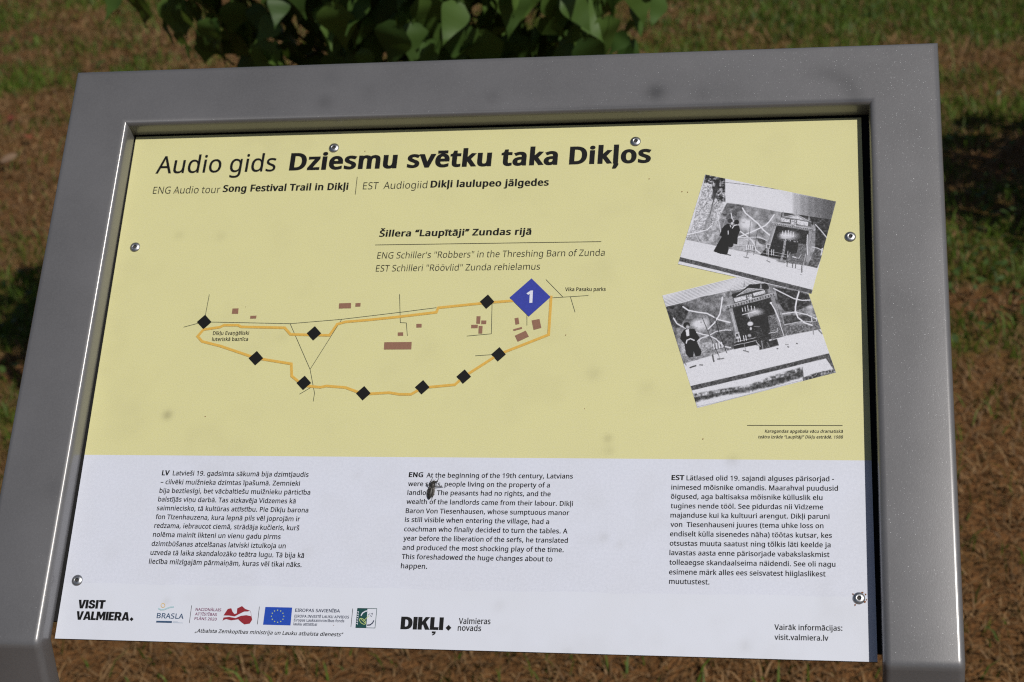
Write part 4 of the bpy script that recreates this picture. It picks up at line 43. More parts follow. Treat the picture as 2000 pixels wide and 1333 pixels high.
PRINT_B={"quad":[[569.13,222.0],[690.85,255.64],[658.01,364.46],[535.2,332.58]],"ops":[["poly",[[534.97,332.85],[604.64,353.72],[633.88,358.74],[638.72,338.33],[597.46,336.15],[570.67,330.39],[545.08,322.17],[538.72,320.89]],0.86,1,0.247,0,1.481],["line",[[535.62,331.49],[638.74,358.94]],0.42,0.7,0.321,0.185],["line",[[536.02,330.19],[639.1,357.64]],0.42,0.7,0.321,0.185],["line",[[536.43,328.9],[639.47,356.34]],0.42,0.7,0.321,0.185],["line",[[536.83,327.61],[639.83,355.04]],0.42,0.7,0.321,0.185],["line",[[537.23,326.32],[640.19,353.74]],0.42,0.7,0.321,0.185],["line",[[537.63,325.02],[640.55,352.45]],0.42,0.7,0.321,0.185],["line",[[538.03,323.73],[640.92,351.15]],0.42,0.7,0.321,0.185],["line",[[538.43,322.45],[641.28,349.86]],0.42,0.7,0.321,0.185],["line",[[538.83,321.16],[641.64,348.57]],0.42,0.7,0.321,0.185],["poly",[[538.47,321.16],[545.07,322.31],[553.61,324.78],[570.66,330.66],[597.46,336.43],[632.67,342.73],[650.8,339.53],[667.6,332.59],[679.2,297.95],[661.35,294.8],[645.85,291.64],[600.42,278.8],[555.46,264.61]],0.5,1,0.362,0.35,3.382],["poly",[[538.72,320.89],[553.62,324.51],[561.03,321.73],[557.56,311.0],[551.68,300.35],[545.57,300.4]],0.2,0.9,1.235,0.4,1.975],["poly",[[553.62,324.51],[580.42,332.31],[592.66,329.46],[587.94,316.06],[575.79,314.85],[559.88,317.7]],0.42,0.5,1.235,0.5,2.469],["poly",[[637.52,339.7],[658.01,335.4],[667.59,331.25],[669.91,321.87],[655.5,315.37],[645.91,315.47],[640.52,324.87]],0.16,0.95,0.725,0.35,1.692],["poly",[[644.7,311.49],[666.24,311.27],[674.52,304.58],[662.62,306.01],[645.88,302.19]],0.22,0.9,0.725,0.3,1.45],["poly",[[647.07,300.86],[674.51,303.92],[679.2,297.95],[648.24,291.62]],0.4,0.9,0.709,0.4,1.182],["ell",[[668.69,319.22]],0.8,0.8,4.727,2.6,0.7],["ell",[[672.2,311.22]],0.75,0.7,4.137,1.891,0.7],["poly",[[584.52,298.74],[600.25,297.28],[601.6,280.11],[593.22,277.53],[582.23,289.47]],0.3,0.85,1.208,0.4,1.691],["poly",[[577.05,312.15],[592.92,305.32],[592.99,298.67],[580.91,297.44]],0.35,0.8,1.234,0.3,1.728],["ell",[[569.89,303.53]],0.87,0.95,9.664,6.644,0.55],["ell",[[574.72,305.49]],0.8,0.8,4.833,5.437,0.6],["ell",[[571.07,305.52]],0.4,0.6,0.987,0.987,0.6],["ell",[[567.51,300.22]],0.4,0.6,0.741,0.741,0.6],["poly",[[553.23,284.38],[570.21,284.27],[581.05,286.84],[582.33,281.55],[574.0,273.7],[555.33,271.18]],0.75,0.8,1.234,0.4,1.481],["poly",[[553.4,276.45],[582.33,281.55],[597.99,281.45],[600.42,278.8],[556.06,264.61]],0.6,0.6,1.208,0.5,1.208],["line",[[554.3,321.12],[559.27,317.44],[567.25,315.61],[576.41,314.17],[583.16,310.09],[586.83,307.78],[597.16,305.02]],0.9,1,1.234,0.247],["line",[[589.97,330.17],[589.32,322.76],[587.98,313.38],[583.23,304.74],[577.5,298.53]],0.9,1,1.208,0.242],["line",[[545.97,309.77],[549.15,304.38],[552.87,301.94],[557.18,299.64]],0.88,1,1.111,0.247],["line",[[566.38,295.57],[572.48,293.52],[578.56,292.15],[584.65,288.79],[591.97,281.49],[598.0,280.13]],0.88,1,1.087,0.242],["line",[[567.15,286.27],[572.53,290.21],[578.56,292.15],[584.56,296.08],[593.0,297.61],[597.84,297.3]],0.85,1,0.966,0.242],["line",[[569.0,284.28],[570.73,289.56]],0.8,1,0.846,0.242],["line",[[553.37,277.77],[561.82,279.7]],0.75,0.8,0.604,0.242],["line",[[572.18,274.37],[578.75,278.94],[583.54,281.54]],0.5,0.8,0.604,0.242],["line",[[636.31,338.36],[644.75,333.55],[654.36,328.06],[661.56,326.24],[668.75,326.42]],0.88,1,1.087,0.242],["line",[[658.97,334.71],[657.0,327.36],[655.77,320.03],[655.74,315.37],[657.86,309.37],[663.8,304.02],[670.92,301.31]],0.9,1,1.329,0.242],["line",[[655.74,315.37],[655.5,315.37]],0.9,1,1.45,0.242],["line",[[644.11,313.09],[655.5,314.7],[666.24,311.94],[674.55,307.62]],0.88,1,0.946,0.236],["line",[[645.88,302.19],[654.25,304.1],[662.61,305.61],[673.33,304.99]],0.75,1,0.709,0.236],["line",[[670.99,309.9],[671.43,292.75]],0.55,0.9,0.846,0.242],["line",[[669.79,308.59],[670.36,305.67]],0.9,1,0.709,0.236],["line",[[674.56,309.21],[674.53,305.63]],0.9,1,0.725,0.242],["line",[[676.22,296.66],[679.15,293.22]],0.3,0.7,1.182,0.236],["poly",[[599.45,319.3],[633.29,328.98],[646.45,291.63],[626.74,286.51],[601.59,281.42],[602.73,289.32]],0.12,1,0.483,0.2,0.967],["ell",[[620.04,315.07]],0.8,0.95,9.424,5.075,0.75],["ell",[[615.23,311.78]],0.8,0.7,4.833,3.625,0.7],["poly",[[613.43,309.13],[630.29,313.23],[632.7,299.66],[621.91,297.1],[614.69,299.81]],0.1,1,0.725,0.1,1.208],["poly",[[630.89,310.96],[641.71,313.91],[647.04,291.36],[634.51,287.51]],0.38,1,0.362,0.35,0.846],["poly",[[597.5,332.78],[607.21,336.03],[614.46,342.7],[630.25,343.85],[632.68,338.41],[599.96,329.37]],0.12,1,0.362,0,1.45],["poly",[[598.99,329.38],[630.26,338.17],[631.23,333.31],[601.23,323.71]],0.3,1,0.242,0,1.45],["poly",[[600.21,328.7],[611.12,331.67],[611.87,327.89],[601.46,325.05]],0.85,1,0.242,0.5,0.725],["poly",[[617.54,333.88],[628.08,336.85],[628.81,333.74],[618.4,330.77]],0.85,1,0.242,0.5,0.725],["poly",[[612.09,331.92],[616.33,332.95],[617.21,327.83],[613.33,327.2]],0.75,1,0.242,0.9,0.725],["poly",[[603.59,331.76],[613.27,338.66],[626.62,337.81],[614.5,334.86]],0.6,1,0.242,0.3,0.725],["line",[[602.98,331.36],[613.27,338.93],[627.23,337.4]],0.88,1,0.494,0.247],["poly",[[593.36,321.11],[637.27,334.31],[637.75,330.54],[593.99,318.41]],0.6,1,0.242,0.2,0.725],["line",[[594.94,320.82],[595.44,319.2]],0.12,0.9,0.725,0.242],["line",[[597.36,321.55],[597.86,319.93]],0.12,0.9,0.725,0.242],["line",[[599.78,322.27],[600.28,320.65]],0.12,0.9,0.741,0.247],["line",[[602.2,323.0],[602.7,321.38]],0.12,0.9,0.741,0.247],["line",[[604.62,323.72],[605.12,322.1]],0.12,0.9,0.741,0.247],["line",[[607.05,324.45],[607.54,322.83]],0.12,0.9,0.725,0.242],["line",[[609.47,325.17],[609.96,323.55]],0.12,0.9,0.725,0.242],["line",[[611.89,325.9],[612.38,324.28]],0.12,0.9,0.725,0.242],["line",[[614.31,326.62],[614.8,325.0]],0.12,0.9,0.725,0.242],["line",[[616.72,327.35],[617.22,325.73]],0.12,0.9,0.741,0.247],["line",[[619.14,328.07],[619.63,326.45]],0.12,0.9,0.725,0.242],["line",[[621.56,328.8],[622.05,327.18]],0.12,0.9,0.725,0.242],["line",[[623.98,329.52],[624.47,327.9]],0.12,0.9,0.725,0.242],["line",[[626.4,330.24],[626.88,328.63]],0.12,0.9,0.725,0.242],["line",[[628.81,330.97],[629.3,329.35]],0.12,0.9,0.725,0.242],["line",[[631.23,331.69],[631.72,330.07]],0.12,0.9,0.725,0.242],["line",[[633.65,332.42],[634.13,330.8]],0.12,0.9,0.725,0.242],["line",[[636.06,333.14],[636.55,331.52]],0.12,0.9,0.725,0.242],["line",[[593.36,321.11],[637.27,334.31]],0.88,1,0.362,0.242],["line",[[593.99,318.15],[637.75,330.27]],0.15,1,0.494,0.247],["poly",[[596.41,332.11],[597.43,339.54],[598.6,332.09]],0.6,1,0.242,0,1.45],["poly",[[608.76,340.07],[609.81,346.84],[610.95,340.04]],0.6,1,0.242,0,1.45],["poly",[[623.71,338.53],[624.79,344.6],[625.89,338.5]],0.6,1,0.242,0,1.45],["poly",[[594.08,322.04],[595.1,328.76],[596.26,322.01]],0.6,1,0.242,0,1.45],["poly",[[631.35,335.06],[632.43,341.79],[633.53,335.03]],0.6,1,0.242,0,1.45],["line",[[597.89,317.03],[601.41,302.58],[604.52,290.63]],0.6,1,3.624,0.362],["line",[[598.64,314.62],[602.66,297.26]],0.78,0.8,1.087,0.242],["line",[[596.2,316.65],[602.1,291.97]],0.2,0.8,0.362,0.242],["line",[[600.07,317.28],[605.71,293.27]],0.12,0.9,0.362,0.242],["line",[[635.34,328.96],[638.71,315.54],[641.69,302.23]],0.55,1,3.141,0.362],["line",[[637.51,328.93],[646.46,296.9]],0.25,0.8,0.362,0.242],["poly",[[601.48,294.36],[605.33,295.65],[606.33,289.96],[602.73,288.66]],0.75,1,0.242,0,1.45],["poly",[[602.45,293.29],[604.5,293.94],[605.12,290.89],[603.2,290.38]],0.25,1,0.242,0,1.45],["line",[[608.05,319.07],[608.68,315.58]],0.95,1,0.604,0.242],["line",[[610.47,320.38],[611.1,316.09]],0.95,1,0.604,0.242],["line",[[612.88,321.7],[613.51,316.6]],0.95,1,0.604,0.242],["line",[[616.03,321.13],[616.65,317.1]],0.95,1,0.604,0.242],["line",[[618.93,320.56],[619.55,317.61]],0.95,1,0.604,0.242],["line",[[608.34,312.51],[620.88,315.99]],0.92,1,0.604,0.242],["line",[[613.41,313.13],[615.25,307.11]],0.85,1,0.604,0.242],["line",[[613.44,307.53],[630.29,312.29]],0.15,0.9,1.208,0.242],["line",[[633.65,324.28],[637.51,316.89],[641.69,305.54]],0.9,1,0.966,0.242],["line",[[641.57,305.14],[644.07,295.6],[647.61,283.74]],0.82,1,0.725,0.242],["ell",[[633.89,323.88]],0.95,1,1.087,1.087,0.3],["line",[[646.78,282.7],[649.4,282.68]],0.3,0.8,0.591,0.236],["poly",[[600.98,283.4],[623.74,289.17],[623.76,283.25],[601.02,278.53]],0.1,1,0.355,0,1.418],["line",[[600.96,285.38],[623.13,290.49]],0.75,1,0.483,0.242],["line",[[601.58,282.48],[621.95,287.21]],0.8,1,0.483,0.242],["line",[[604.16,290.9],[604.92,286.01]],0.9,1,0.725,0.242],["line",[[606.08,291.28],[606.84,286.39]],0.9,1,0.725,0.242],["line",[[609.33,291.65],[610.08,286.76]],0.9,1,0.709,0.236],["line",[[611.37,292.03],[612.12,287.14]],0.9,1,0.709,0.236],["line",[[609.98,284.0],[611.46,277.42]],0.6,1,0.591,0.236],["line",[[609.42,277.43],[613.86,275.83]],0.3,0.8,1.087,0.242],["poly",[[618.9,299.11],[624.54,300.79],[626.96,293.1],[632.71,286.47],[639.28,288.4],[640.83,282.22],[635.1,280.55],[623.77,277.61],[622.91,285.23],[618.57,291.84]],0.16,1,0.362,0.35,0.966],["line",[[625.54,286.52],[626.76,278.64]],0.7,0.7,0.966,0.242],["line",[[630.33,285.17],[632.72,280.57]],0.5,0.7,0.945,0.236],["ell",[[615.39,303.52]],0.84,1,2.658,2.174,0.4],["ell",[[615.9,298.74]],0.8,1,0.966,1.57,0.4],["ell",[[614.73,291.87]],0.75,0.9,2.174,1.933,0.5],["line",[[618.9,300.84],[623.7,300.8]],0.6,0.8,0.591,0.236],["line",[[620.75,285.9],[624.36,281.27]],0.75,1,0.725,0.242],["line",[[632.11,294.11],[639.29,295.38]],0.88,1,0.483,0.242],["line",[[639.29,295.38],[639.65,298.94]],0.88,1,0.473,0.236],["line",[[635.1,296.33],[636.9,296.98]],0.6,0.7,1.208,0.242],["line",[[638.68,287.74],[640.11,282.48]],0.2,0.9,1.087,0.242],["line",[[620.17,282.62],[623.76,281.54]],0.4,0.8,0.591,0.236],["line",[[639.27,278.95],[640.11,278.82]],0.2,1,0.966,0.242],["line",[[648.79,280.72],[649.63,280.33]],0.2,1,0.966,0.242],["line",[[656.53,283.94],[657.24,283.68]],0.2,1,0.945,0.236],["line",[[572.22,309.52],[578.54,293.48],[587.02,273.37]],0.15,0.9,0.617,0.247],["line",[[582.63,313.44],[587.98,293.4],[594.44,275.42]],0.15,0.95,0.725,0.242],["line",[[581.78,277.6],[591.39,279.91]],0.25,0.8,0.604,0.242],["line",[[581.14,280.24],[590.76,282.55]],0.3,0.8,0.483,0.242],["line",[[582.54,283.92],[583.33,278.91]],0.92,1,0.846,0.242],["line",[[584.95,284.43],[585.74,279.42]],0.92,1,0.846,0.242],["line",[[587.35,284.94],[588.14,279.93]],0.92,1,0.846,0.242],["line",[[589.76,285.46],[590.54,280.44]],0.92,1,0.846,0.242],["line",[[581.85,273.0],[583.13,266.84]],0.25,0.85,1.45,0.242],["line",[[586.35,269.04],[591.86,269.67]],0.3,0.7,1.329,0.242],["line",[[587.25,273.63],[588.28,268.38]],0.4,0.7,0.604,0.242],["poly",[[553.04,293.68],[555.63,297.92],[557.19,298.97],[565.1,298.9],[567.87,293.56],[570.11,290.23],[567.51,286.27],[572.15,276.34],[571.01,272.4],[566.8,271.64],[564.9,276.39],[564.64,271.13],[561.02,270.49],[558.05,274.06],[556.27,284.36],[552.53,289.03]],0.05,1,0.242,0.05,1.208],["ell",[[557.97,302.7]],0.07,1,2.962,2.962,0.2],["ell",[[558.98,301.09]],0.72,1,1.57,1.812,0.35],["line",[[557.51,301.64],[560.41,302.41]],0.1,0.9,0.483,0.242],["poly",[[557.09,298.17],[560.24,298.68],[560.73,292.02],[558.19,291.78]],0.93,1,0.242,0,1.45],["line",[[558.08,285.01],[558.63,287.66],[561.88,289.23],[565.06,287.61]],0.88,1,1.087,0.242],["line",[[561.93,260.92],[566.96,262.59]],0.15,0.9,1.329,0.242],["line",[[570.56,263.49],[573.21,263.35]],0.25,0.8,1.064,0.236],["line",[[556.01,267.23],[558.51,263.29]],0.35,0.8,0.725,0.242],["poly",[[555.33,271.18],[600.41,279.46],[614.78,283.31],[645.85,291.9],[679.2,298.21],[684.83,274.38],[562.74,243.34]],0.87,0,0.362,0,1.45],["poly",[[562.74,243.09],[614.92,255.89],[684.83,274.12],[685.95,270.22],[614.95,251.61],[564.02,238.81]],0.27,1,0.362,0.3,1.208],["poly",[[564.09,235.33],[588.86,239.8],[614.98,244.25],[633.92,252.59],[661.72,261.27],[662.48,251.2],[638.65,243.55],[615.02,237.18],[588.94,233.36],[566.39,226.96]],0.5,0.9,1.418,0.9,1.891],["poly",[[566.3,232.1],[591.27,237.22],[614.99,242.32],[636.29,249.35],[661.69,257.01],[662.25,252.49],[636.29,243.56],[615.01,238.46],[588.93,234.0],[566.6,228.5]],0.2,0.85,1.418,0.5,1.654],["poly",[[685.06,274.11],[686.19,270.47],[690.26,258.83],[691.03,255.61],[688.16,259.48],[681.83,269.85]],0.3,1,0.473,0.3,1.182],["poly",[[661.65,250.56],[670.5,254.39],[679.92,256.94],[689.56,259.09],[691.03,255.61],[662.22,247.35]],0.32,0.95,0.945,0.8,1.182],["line",[[661.48,260.88],[662.24,251.2]],0.3,0.9,0.473,0.236],["line",[[567.66,222.85],[591.37,228.48],[615.03,235.25],[638.65,242.01],[661.05,248.38]],0.35,0.5,0.473,0.355],["poly",[[565.21,226.32],[567.57,227.6],[571.23,223.11],[568.87,221.83]],0.6,0.3,0.945,0,1.418]]}
LAY={"panel":[[0.28,1.32],[720.87,-1.95],[717.85,515.06],[-1.92,515.81]],"ybound":[[-0.15,175.28],[712.84,173.57]],"rivets":[[206.88,497.03],[505.44,495.41],[705.5,389.71],[16.23,391.14],[12.61,54.94],[706.8,51.5]],"fly":{"head":[335.63,150.96],"th0":[335.27,149.49],"th1":[334.45,145.91],"ab0":[333.84,143.64],"ab1":[332.2,134.56],"fl":[333.6,154.53],"flm":[332.51,150.45],"fr":[339.53,154.8],"frm":[338.62,151.15],"ml":[327.8,149.92],"mlm":[330.37,147.5],"mr":[344.21,146.25],"mrm":[340.89,146.29],"hl":[329.94,141.01],"hlm":[330.71,143.29],"hr":[334.57,134.42],"hrm":[336.31,142.36],"wl":[330.94,136.49],"wr":[335.35,136.53]},"fold":-9.431778218008487,"top":517.0,"fspots":[[525.74,534.86,9,0.4],[199.49,535.38,9,0.18],[366.54,535.36,8,0.14],[569.99,531.03,9,0.12],[243.14,545.52,10,0.08],[93.25,486.58,12,0.08],[204.8,564.54,10,0.08],[-13.82,134.01,12,0.12]],"smear":[678.74,516.1,34.0],"stains":[[75.06,215.07,9,0.35],[490.13,192.95,8,0.22],[475.17,255.54,12,0.1],[585.86,260.1,10,0.1],[522.95,241.95,12,0.08],[176.92,293.15,10,0.08],[102.05,401.5,9,0.1],[59.84,403.41,9,0.08],[463.81,-0.25,8,0.08],[612.48,8.95,10,0.08],[401.68,39.38,9,0.08],[99.93,37.19,6,0.1],[491.92,181.84,9,0.12],[600.34,172.82,10,0.12],[490.46,101.61,8,0.1],[504.11,94.88,6,0.08],[224.98,83.93,9,0.05],[613.17,259.98,9,0.06],[264.94,156.32,6,0.05]]}

# ------------------------------------------------------------------ helpers
def tag(o, label=None, cat=None, group=None, kind=None):
    if label: o['label'] = label
    if cat: o['category'] = cat
    if group: o['group'] = group
    if kind: o['kind'] = kind
    return o
def link(name, me, parent=None, mats=()):
    o = bpy.data.objects.new(name, me); COL.objects.link(o)
    if parent: o.parent = parent
    if me is not None:
        for m in mats: me.materials.append(m)
    return o
def mesh(name, V, F, parent=None, mats=(), smooth=False, mi=None, angle=None):
    me = bpy.data.meshes.new(name); me.from_pydata([tuple(v) for v in V], [], [tuple(f) for f in F])
    if mi is not None: me.polygons.foreach_set('material_index', mi)
    if smooth or angle: me.polygons.foreach_set('use_smooth', [True] * len(me.polygons))
    me.update()
    if angle: me.set_sharp_from_angle(angle=math.radians(angle))
    return link(name, me, parent, mats)
def lin(c): return c / 12.92 if c <= 0.04045 else ((c + 0.055) / 1.055) ** 2.4

class NT:
    def __init__(s, name):
        s.m = bpy.data.materials.new(name); s.m.use_nodes = True; s.t = s.m.node_tree; s.b = s.t.nodes['Principled BSDF']
        s.out = s.t.nodes['Material Output']
    def n(s, ty, **k):
        nd = s.t.nodes.new('ShaderNode' + ty)
        for a, v in k.items():
            if a.startswith('i_'): nd.inputs[a[2:].replace('_', ' ')].default_value = v
            else: setattr(nd, a, v)
        return nd
    def l(s, a, b): s.t.links.new(a, b)
    def math(s, op, a, b=None, c=None):
        nd = s.n('Math', operation=op)
        for i, v in enumerate((a, b, c)):
            if v is None: continue
            if isinstance(v, (int, float)): nd.inputs[i].default_value = v
            else: s.l(v, nd.inputs[i])
        return nd.outputs[0]
    def mix(s, f, a, b):
        nd = s.n('Mix', data_type='RGBA')
        for i, v in ((0, f), (6, a), (7, b)):
            if isinstance(v, (int, float)): nd.inputs[i].default_value = v
            elif isinstance(v, tuple): nd.inputs[i].default_value = (*v, 1)
            else: s.l(v, nd.inputs[i])
        return nd.outputs[2]
    def noise(s, vec, sc, det=3, rough=.5):
        nd = s.n('TexNoise', i_Scale=sc, i_Detail=det, i_Roughness=rough); s.l(vec, nd.inputs['Vector']); return nd.outputs['Fac']
    def ramp(s, v, a, b):
        nd = s.n('MapRange', clamp=True); nd.inputs['From Min'].default_value = a; nd.inputs['From Max'].default_value = b
        s.l(v, nd.inputs['Value']); return nd.outputs['Result']
    def obj(s): return s.n('TexCoord').outputs['Object']
    def bump(s, h, st=.3, d=.001):
        nd = s.n('Bump'); nd.inputs['Strength'].default_value = st; nd.inputs['Distance'].default_value = d
        s.l(h, nd.inputs['Height']); s.l(nd.outputs[0], s.b.inputs['Normal']); return nd.outputs[0]
    def spot(s, xy, c, r, amp):
        d = s.n('VectorMath', operation='DISTANCE'); s.l(xy, d.inputs[0]); d.inputs[1].default_value = (c[0], c[1], 0)
        q = s.math('DIVIDE', d.outputs['Value'], r); q = s.math('MULTIPLY', q, q); q = s.math('MULTIPLY', q, -1.0)
        return s.math('MULTIPLY', s.math('EXPONENT', q), amp)

def flat_mat(name, c, rough=.5, spec=.22):
    k = NT(name); P = k.obj()
    v = k.noise(P, 900, 2)
    k.l(k.mix(k.ramp(v, .3, .7), tuple(x * .9 for x in c), tuple(min(1, x * 1.1) for x in c)), k.b.inputs['Base Color'])
    k.b.inputs['Roughness'].default_value = rough; k.b.inputs['Specular IOR Level'].default_value = spec
    return k.m
INK = dict(k=(.007, .007, .0075), w=(.62, .64, .74), w2=(.62, .64, .74), road=(.02, .03, .025), route=(.60, .37, .075), blue=(.035, .05, .32), brown=(.24, .125, .085),
           navy=(.035, .075, .15), navy2=(.02, .03, .07), maroon=(.17, .03, .10), pale=(.35, .42, .52), aqua=(.35, .5, .55), gold=(.6, .42, .15), crimson=(.24, .02, .03),
           euro=(.015, .06, .38), star=(.45, .55, .2), teal=(.01, .06, .06), rust=(.2, .07, .02))
INKM = {k: flat_mat('ink_' + k, c) for k, c in INK.items()}

# painted steel: mid grey with sparse metallic flakes
def steel():
    k = NT('grey_flake_paint'); P = k.obj()
    xy = k.n('VectorMath', operation='MULTIPLY'); k.l(P, xy.inputs[0]); xy.inputs[1].default_value = (1, 1, 0); xy = xy.outputs[0]
    m1 = k.noise(P, 14, 4); m2 = k.noise(P, 700, 2)
    col = k.mix(k.ramp(m1, .3, .7), (.118, .117, .123), (.142, .141, .149))
    col = k.mix(k.math('MULTIPLY', k.ramp(m2, .3, .75), .25), col, (.2, .2, .21))
    # dried splash marks and a wiped smear on the top right corner
    d = None
    for c, r, a in SPOTS:
        s_ = k.spot(xy, c, r, a); d = s_ if d is None else k.math('ADD', d, s_)
    dd = k.n('VectorMath', operation='DISTANCE'); k.l(xy, dd.inputs[0]); dd.inputs[1].default_value = (SMEAR[0], SMEAR[1], 0)
    q = k.math('DIVIDE', k.math('SUBTRACT', dd.outputs['Value'], SMEAR[2]), .009); q = k.math('EXPONENT', k.math('MULTIPLY', k.math('MULTIPLY', q, q), -1.0))
    sp = k.n('SeparateXYZ'); k.l(xy, sp.inputs[0])
    msk = k.math('MULTIPLY', k.ramp(sp.outputs[0], SMEAR[0] - .022, SMEAR[0] + .012), k.ramp(sp.outputs[1], SMEAR[1] - .02, SMEAR[1] - .005))
    d = k.math('ADD', d, k.math('MULTIPLY', k.math('MULTIPLY', q, msk), .3))
    col = k.mix(d, col, (.03, .03, .032))
    k.l(col, k.b.inputs['Base Color'])
    k.b.inputs['Metallic'].default_value = .25
    k.l(k.math('ADD', .40, k.math('MULTIPLY', k.noise(P, 40, 3), .08)), k.b.inputs['Roughness'])
    k.bump(k.noise(P, 900, 2), .12, .0004)
    k.b.inputs['Coat Weight'].default_value = .6; k.b.inputs['Coat Roughness'].default_value = .20
    # flakes
    vo = k.n('TexVoronoi', i_Scale=900.0); k.l(P, vo.inputs['Vector'])
    msk = k.math('LESS_THAN', vo.outputs['Distance'], .165)
    nn = k.n('VectorMath', operation='MULTIPLY_ADD'); k.l(vo.outputs['Color'], nn.inputs[0]); nn.inputs[1].default_value = (.62, .62, .62); nn.inputs[2].default_value = (-.31, -.31, -.31)
    ge = k.n('NewGeometry'); ad = k.n('VectorMath', operation='ADD'); k.l(ge.outputs['Normal'], ad.inputs[0]); k.l(nn.outputs[0], ad.inputs[1])
    nr = k.n('VectorMath', operation='NORMALIZE'); k.l(ad.outputs[0], nr.inputs[0])
    gl = k.n('BsdfAnisotropic'); gl.inputs['Roughness'].default_value = .33; k.l(nr.outputs[0], gl.inputs['Normal'])
    k.l(k.mix(msk, (0., 0., 0.), (.036, .038, .041)), gl.inputs['Color'])
    mx = k.n('AddShader'); k.l(k.b.outputs[0], mx.inputs[0]); k.l(gl.outputs[0], mx.inputs[1]); k.l(mx.outputs[0], k.out.inputs[0])
    return k.m

# ------------------------------------------------------------------ ground
HC = cam.matrix_world.translation
def ray(px, py, zc=0.0):
    d = cam.matrix_world.to_3x3() @ Vector(((px - 1000) / CAMD['f'], -(py - 666.5) / CAMD['f'], -1))
    s = (zc - HC.z) / d.z; return HC + d * s
rng = np.random.default_rng(11)
def vnoise(x, y, sc, seed=0):
    x = x / sc; y = y / sc; xi = np.floor(x).astype(np.int64); yi = np.floor(y).astype(np.int64); fx = x - xi; fy = y - yi
    fx = fx * fx * (3 - 2 * fx); fy = fy * fy * (3 - 2 * fy)
    def h(a, b):
        v = (a * 374761393 + b * 668265263 + seed * 974711) & 0xffffffff
        v = ((v ^ (v >> 13)) * 1274126177) & 0xffffffff
        return ((v ^ (v >> 16)) & 0xffff) / 65535.0
    return (h(xi, yi) * (1 - fx) + h(xi + 1, yi) * fx) * (1 - fy) + (h(xi, yi + 1) * (1 - fx) + h(xi + 1, yi + 1) * fx) * fy
def fbm(x, y, sc, seed=0, o=4):
    t = 0; a = .5; n = 0
    for i in range(o): t = t + a * vnoise(x, y, sc / 2 ** i, seed + i * 7); n += a; a *= .55
    return t / n

def soil():
    k = NT('dry_soil_and_thatch'); P = k.obj()
    a = k.noise(P, 1.6, 5, .6); b = k.noise(P, 22, 5, .65); c = k.noise(P, 120, 3)
    col = k.mix(k.ramp(b, .3, .7), (.072, .031, .010), (.20, .090, .031))
    col = k.mix(k.math('MULTIPLY', k.ramp(c, .45, .8), .6), col, (.22, .13, .058))
    col = k.mix(k.math('MULTIPLY', k.n('Attribute', attribute_name='green').outputs['Fac'], .7), col, k.mix(k.ramp(b, .35, .65), (.04, .055, .007), (.08, .105, .014)))
    k.l(col, k.b.inputs['Base Color']); k.b.inputs['Roughness'].default_value = .95; k.b.inputs['Specular IOR Level'].default_value = .15
    k.bump(k.math('ADD', b, k.math('MULTIPLY', c, .4)), .9, .03); return k.m
GS = 600; n = 120
# one sheet: fine mounds near the sign, stretched to the horizon
tt = np.linspace(-1, 1, 2 * n + 1); gx = np.sign(tt) * (np.abs(tt) ** 4.5) * GS + tt * 6; XX, YY = np.meshgrid(gx, gx + 3)
def gz(x, y): return (fbm(x, y, .7, 3) - .5) * .05 * np.clip(1 - (np.hypot(x, y - 3) - 14) / 20, 0, 1)
ZZ = gz(XX, YY); N = 2 * n + 1
V = np.stack([XX.ravel(), YY.ravel(), ZZ.ravel()], 1)
I = np.arange(N * N).reshape(N, N); F = np.stack([I[:-1, :-1], I[:-1, 1:], I[1:, 1:], I[1:, :-1]], -1).reshape(-1, 4)
g = mesh('ground', V, F, None, [soil()], smooth=True); tag(g, 'dry brown ground with thin patchy grass around the sign', kind='structure')

def leaf_mat(name, c1, c2, trans=.35, rough=.5, sc=30, big=0):
    k = NT(name); P = k.obj(); oi = k.n('ObjectInfo'); ge = k.n('NewGeometry')
    r = k.math('FRACT', k.math('ADD', ge.outputs['Random Per Island'], oi.outputs['Random']))
    f = k.math('ADD', k.math('MULTIPLY', r, .7), k.math('MULTIPLY', k.noise(P, sc, 3), .3))
    col = k.mix(f, c1, c2)
    if big: col = k.mix(k.ramp(k.noise(P, big, 4, .65), .36, .62), k.mix(.32, col, (.02, .014, .006)), col)  # broad noise darkens patches, painting the rest as sunlit spots
    k.l(col, k.b.inputs['Base Color']); k.b.inputs['Roughness'].default_value = rough; k.b.inputs['Specular IOR Level'].default_value = .35
    tr = k.n('BsdfTranslucent'); k.l(k.mix(.4, col, (.18, .28, .03)), tr.inputs[0])
    mx = k.n('MixShader'); mx.inputs[0].default_value = trans; k.l(k.b.outputs[0], mx.inputs[1]); k.l(tr.outputs[0], mx.inputs[2]); k.l(mx.outputs[0], k.out.inputs[0])
    return k.m
def fast_mesh(name, V, F, mat, parent=None):
    me = bpy.data.meshes.new(name); V = np.asarray(V, np.float32); F = np.asarray(F, np.int32); m = F.shape[1]
    me.vertices.add(len(V)); me.vertices.foreach_set('co', V.ravel()); me.loops.add(F.size); me.loops.foreach_set('vertex_index', F.ravel())
    me.polygons.add(len(F)); me.polygons.foreach_set('loop_start', np.arange(len(F)) * m); me.polygons.foreach_set('loop_total', np.full(len(F), m)); me.update(); me.validate()
    return link(name, me, parent, [mat])
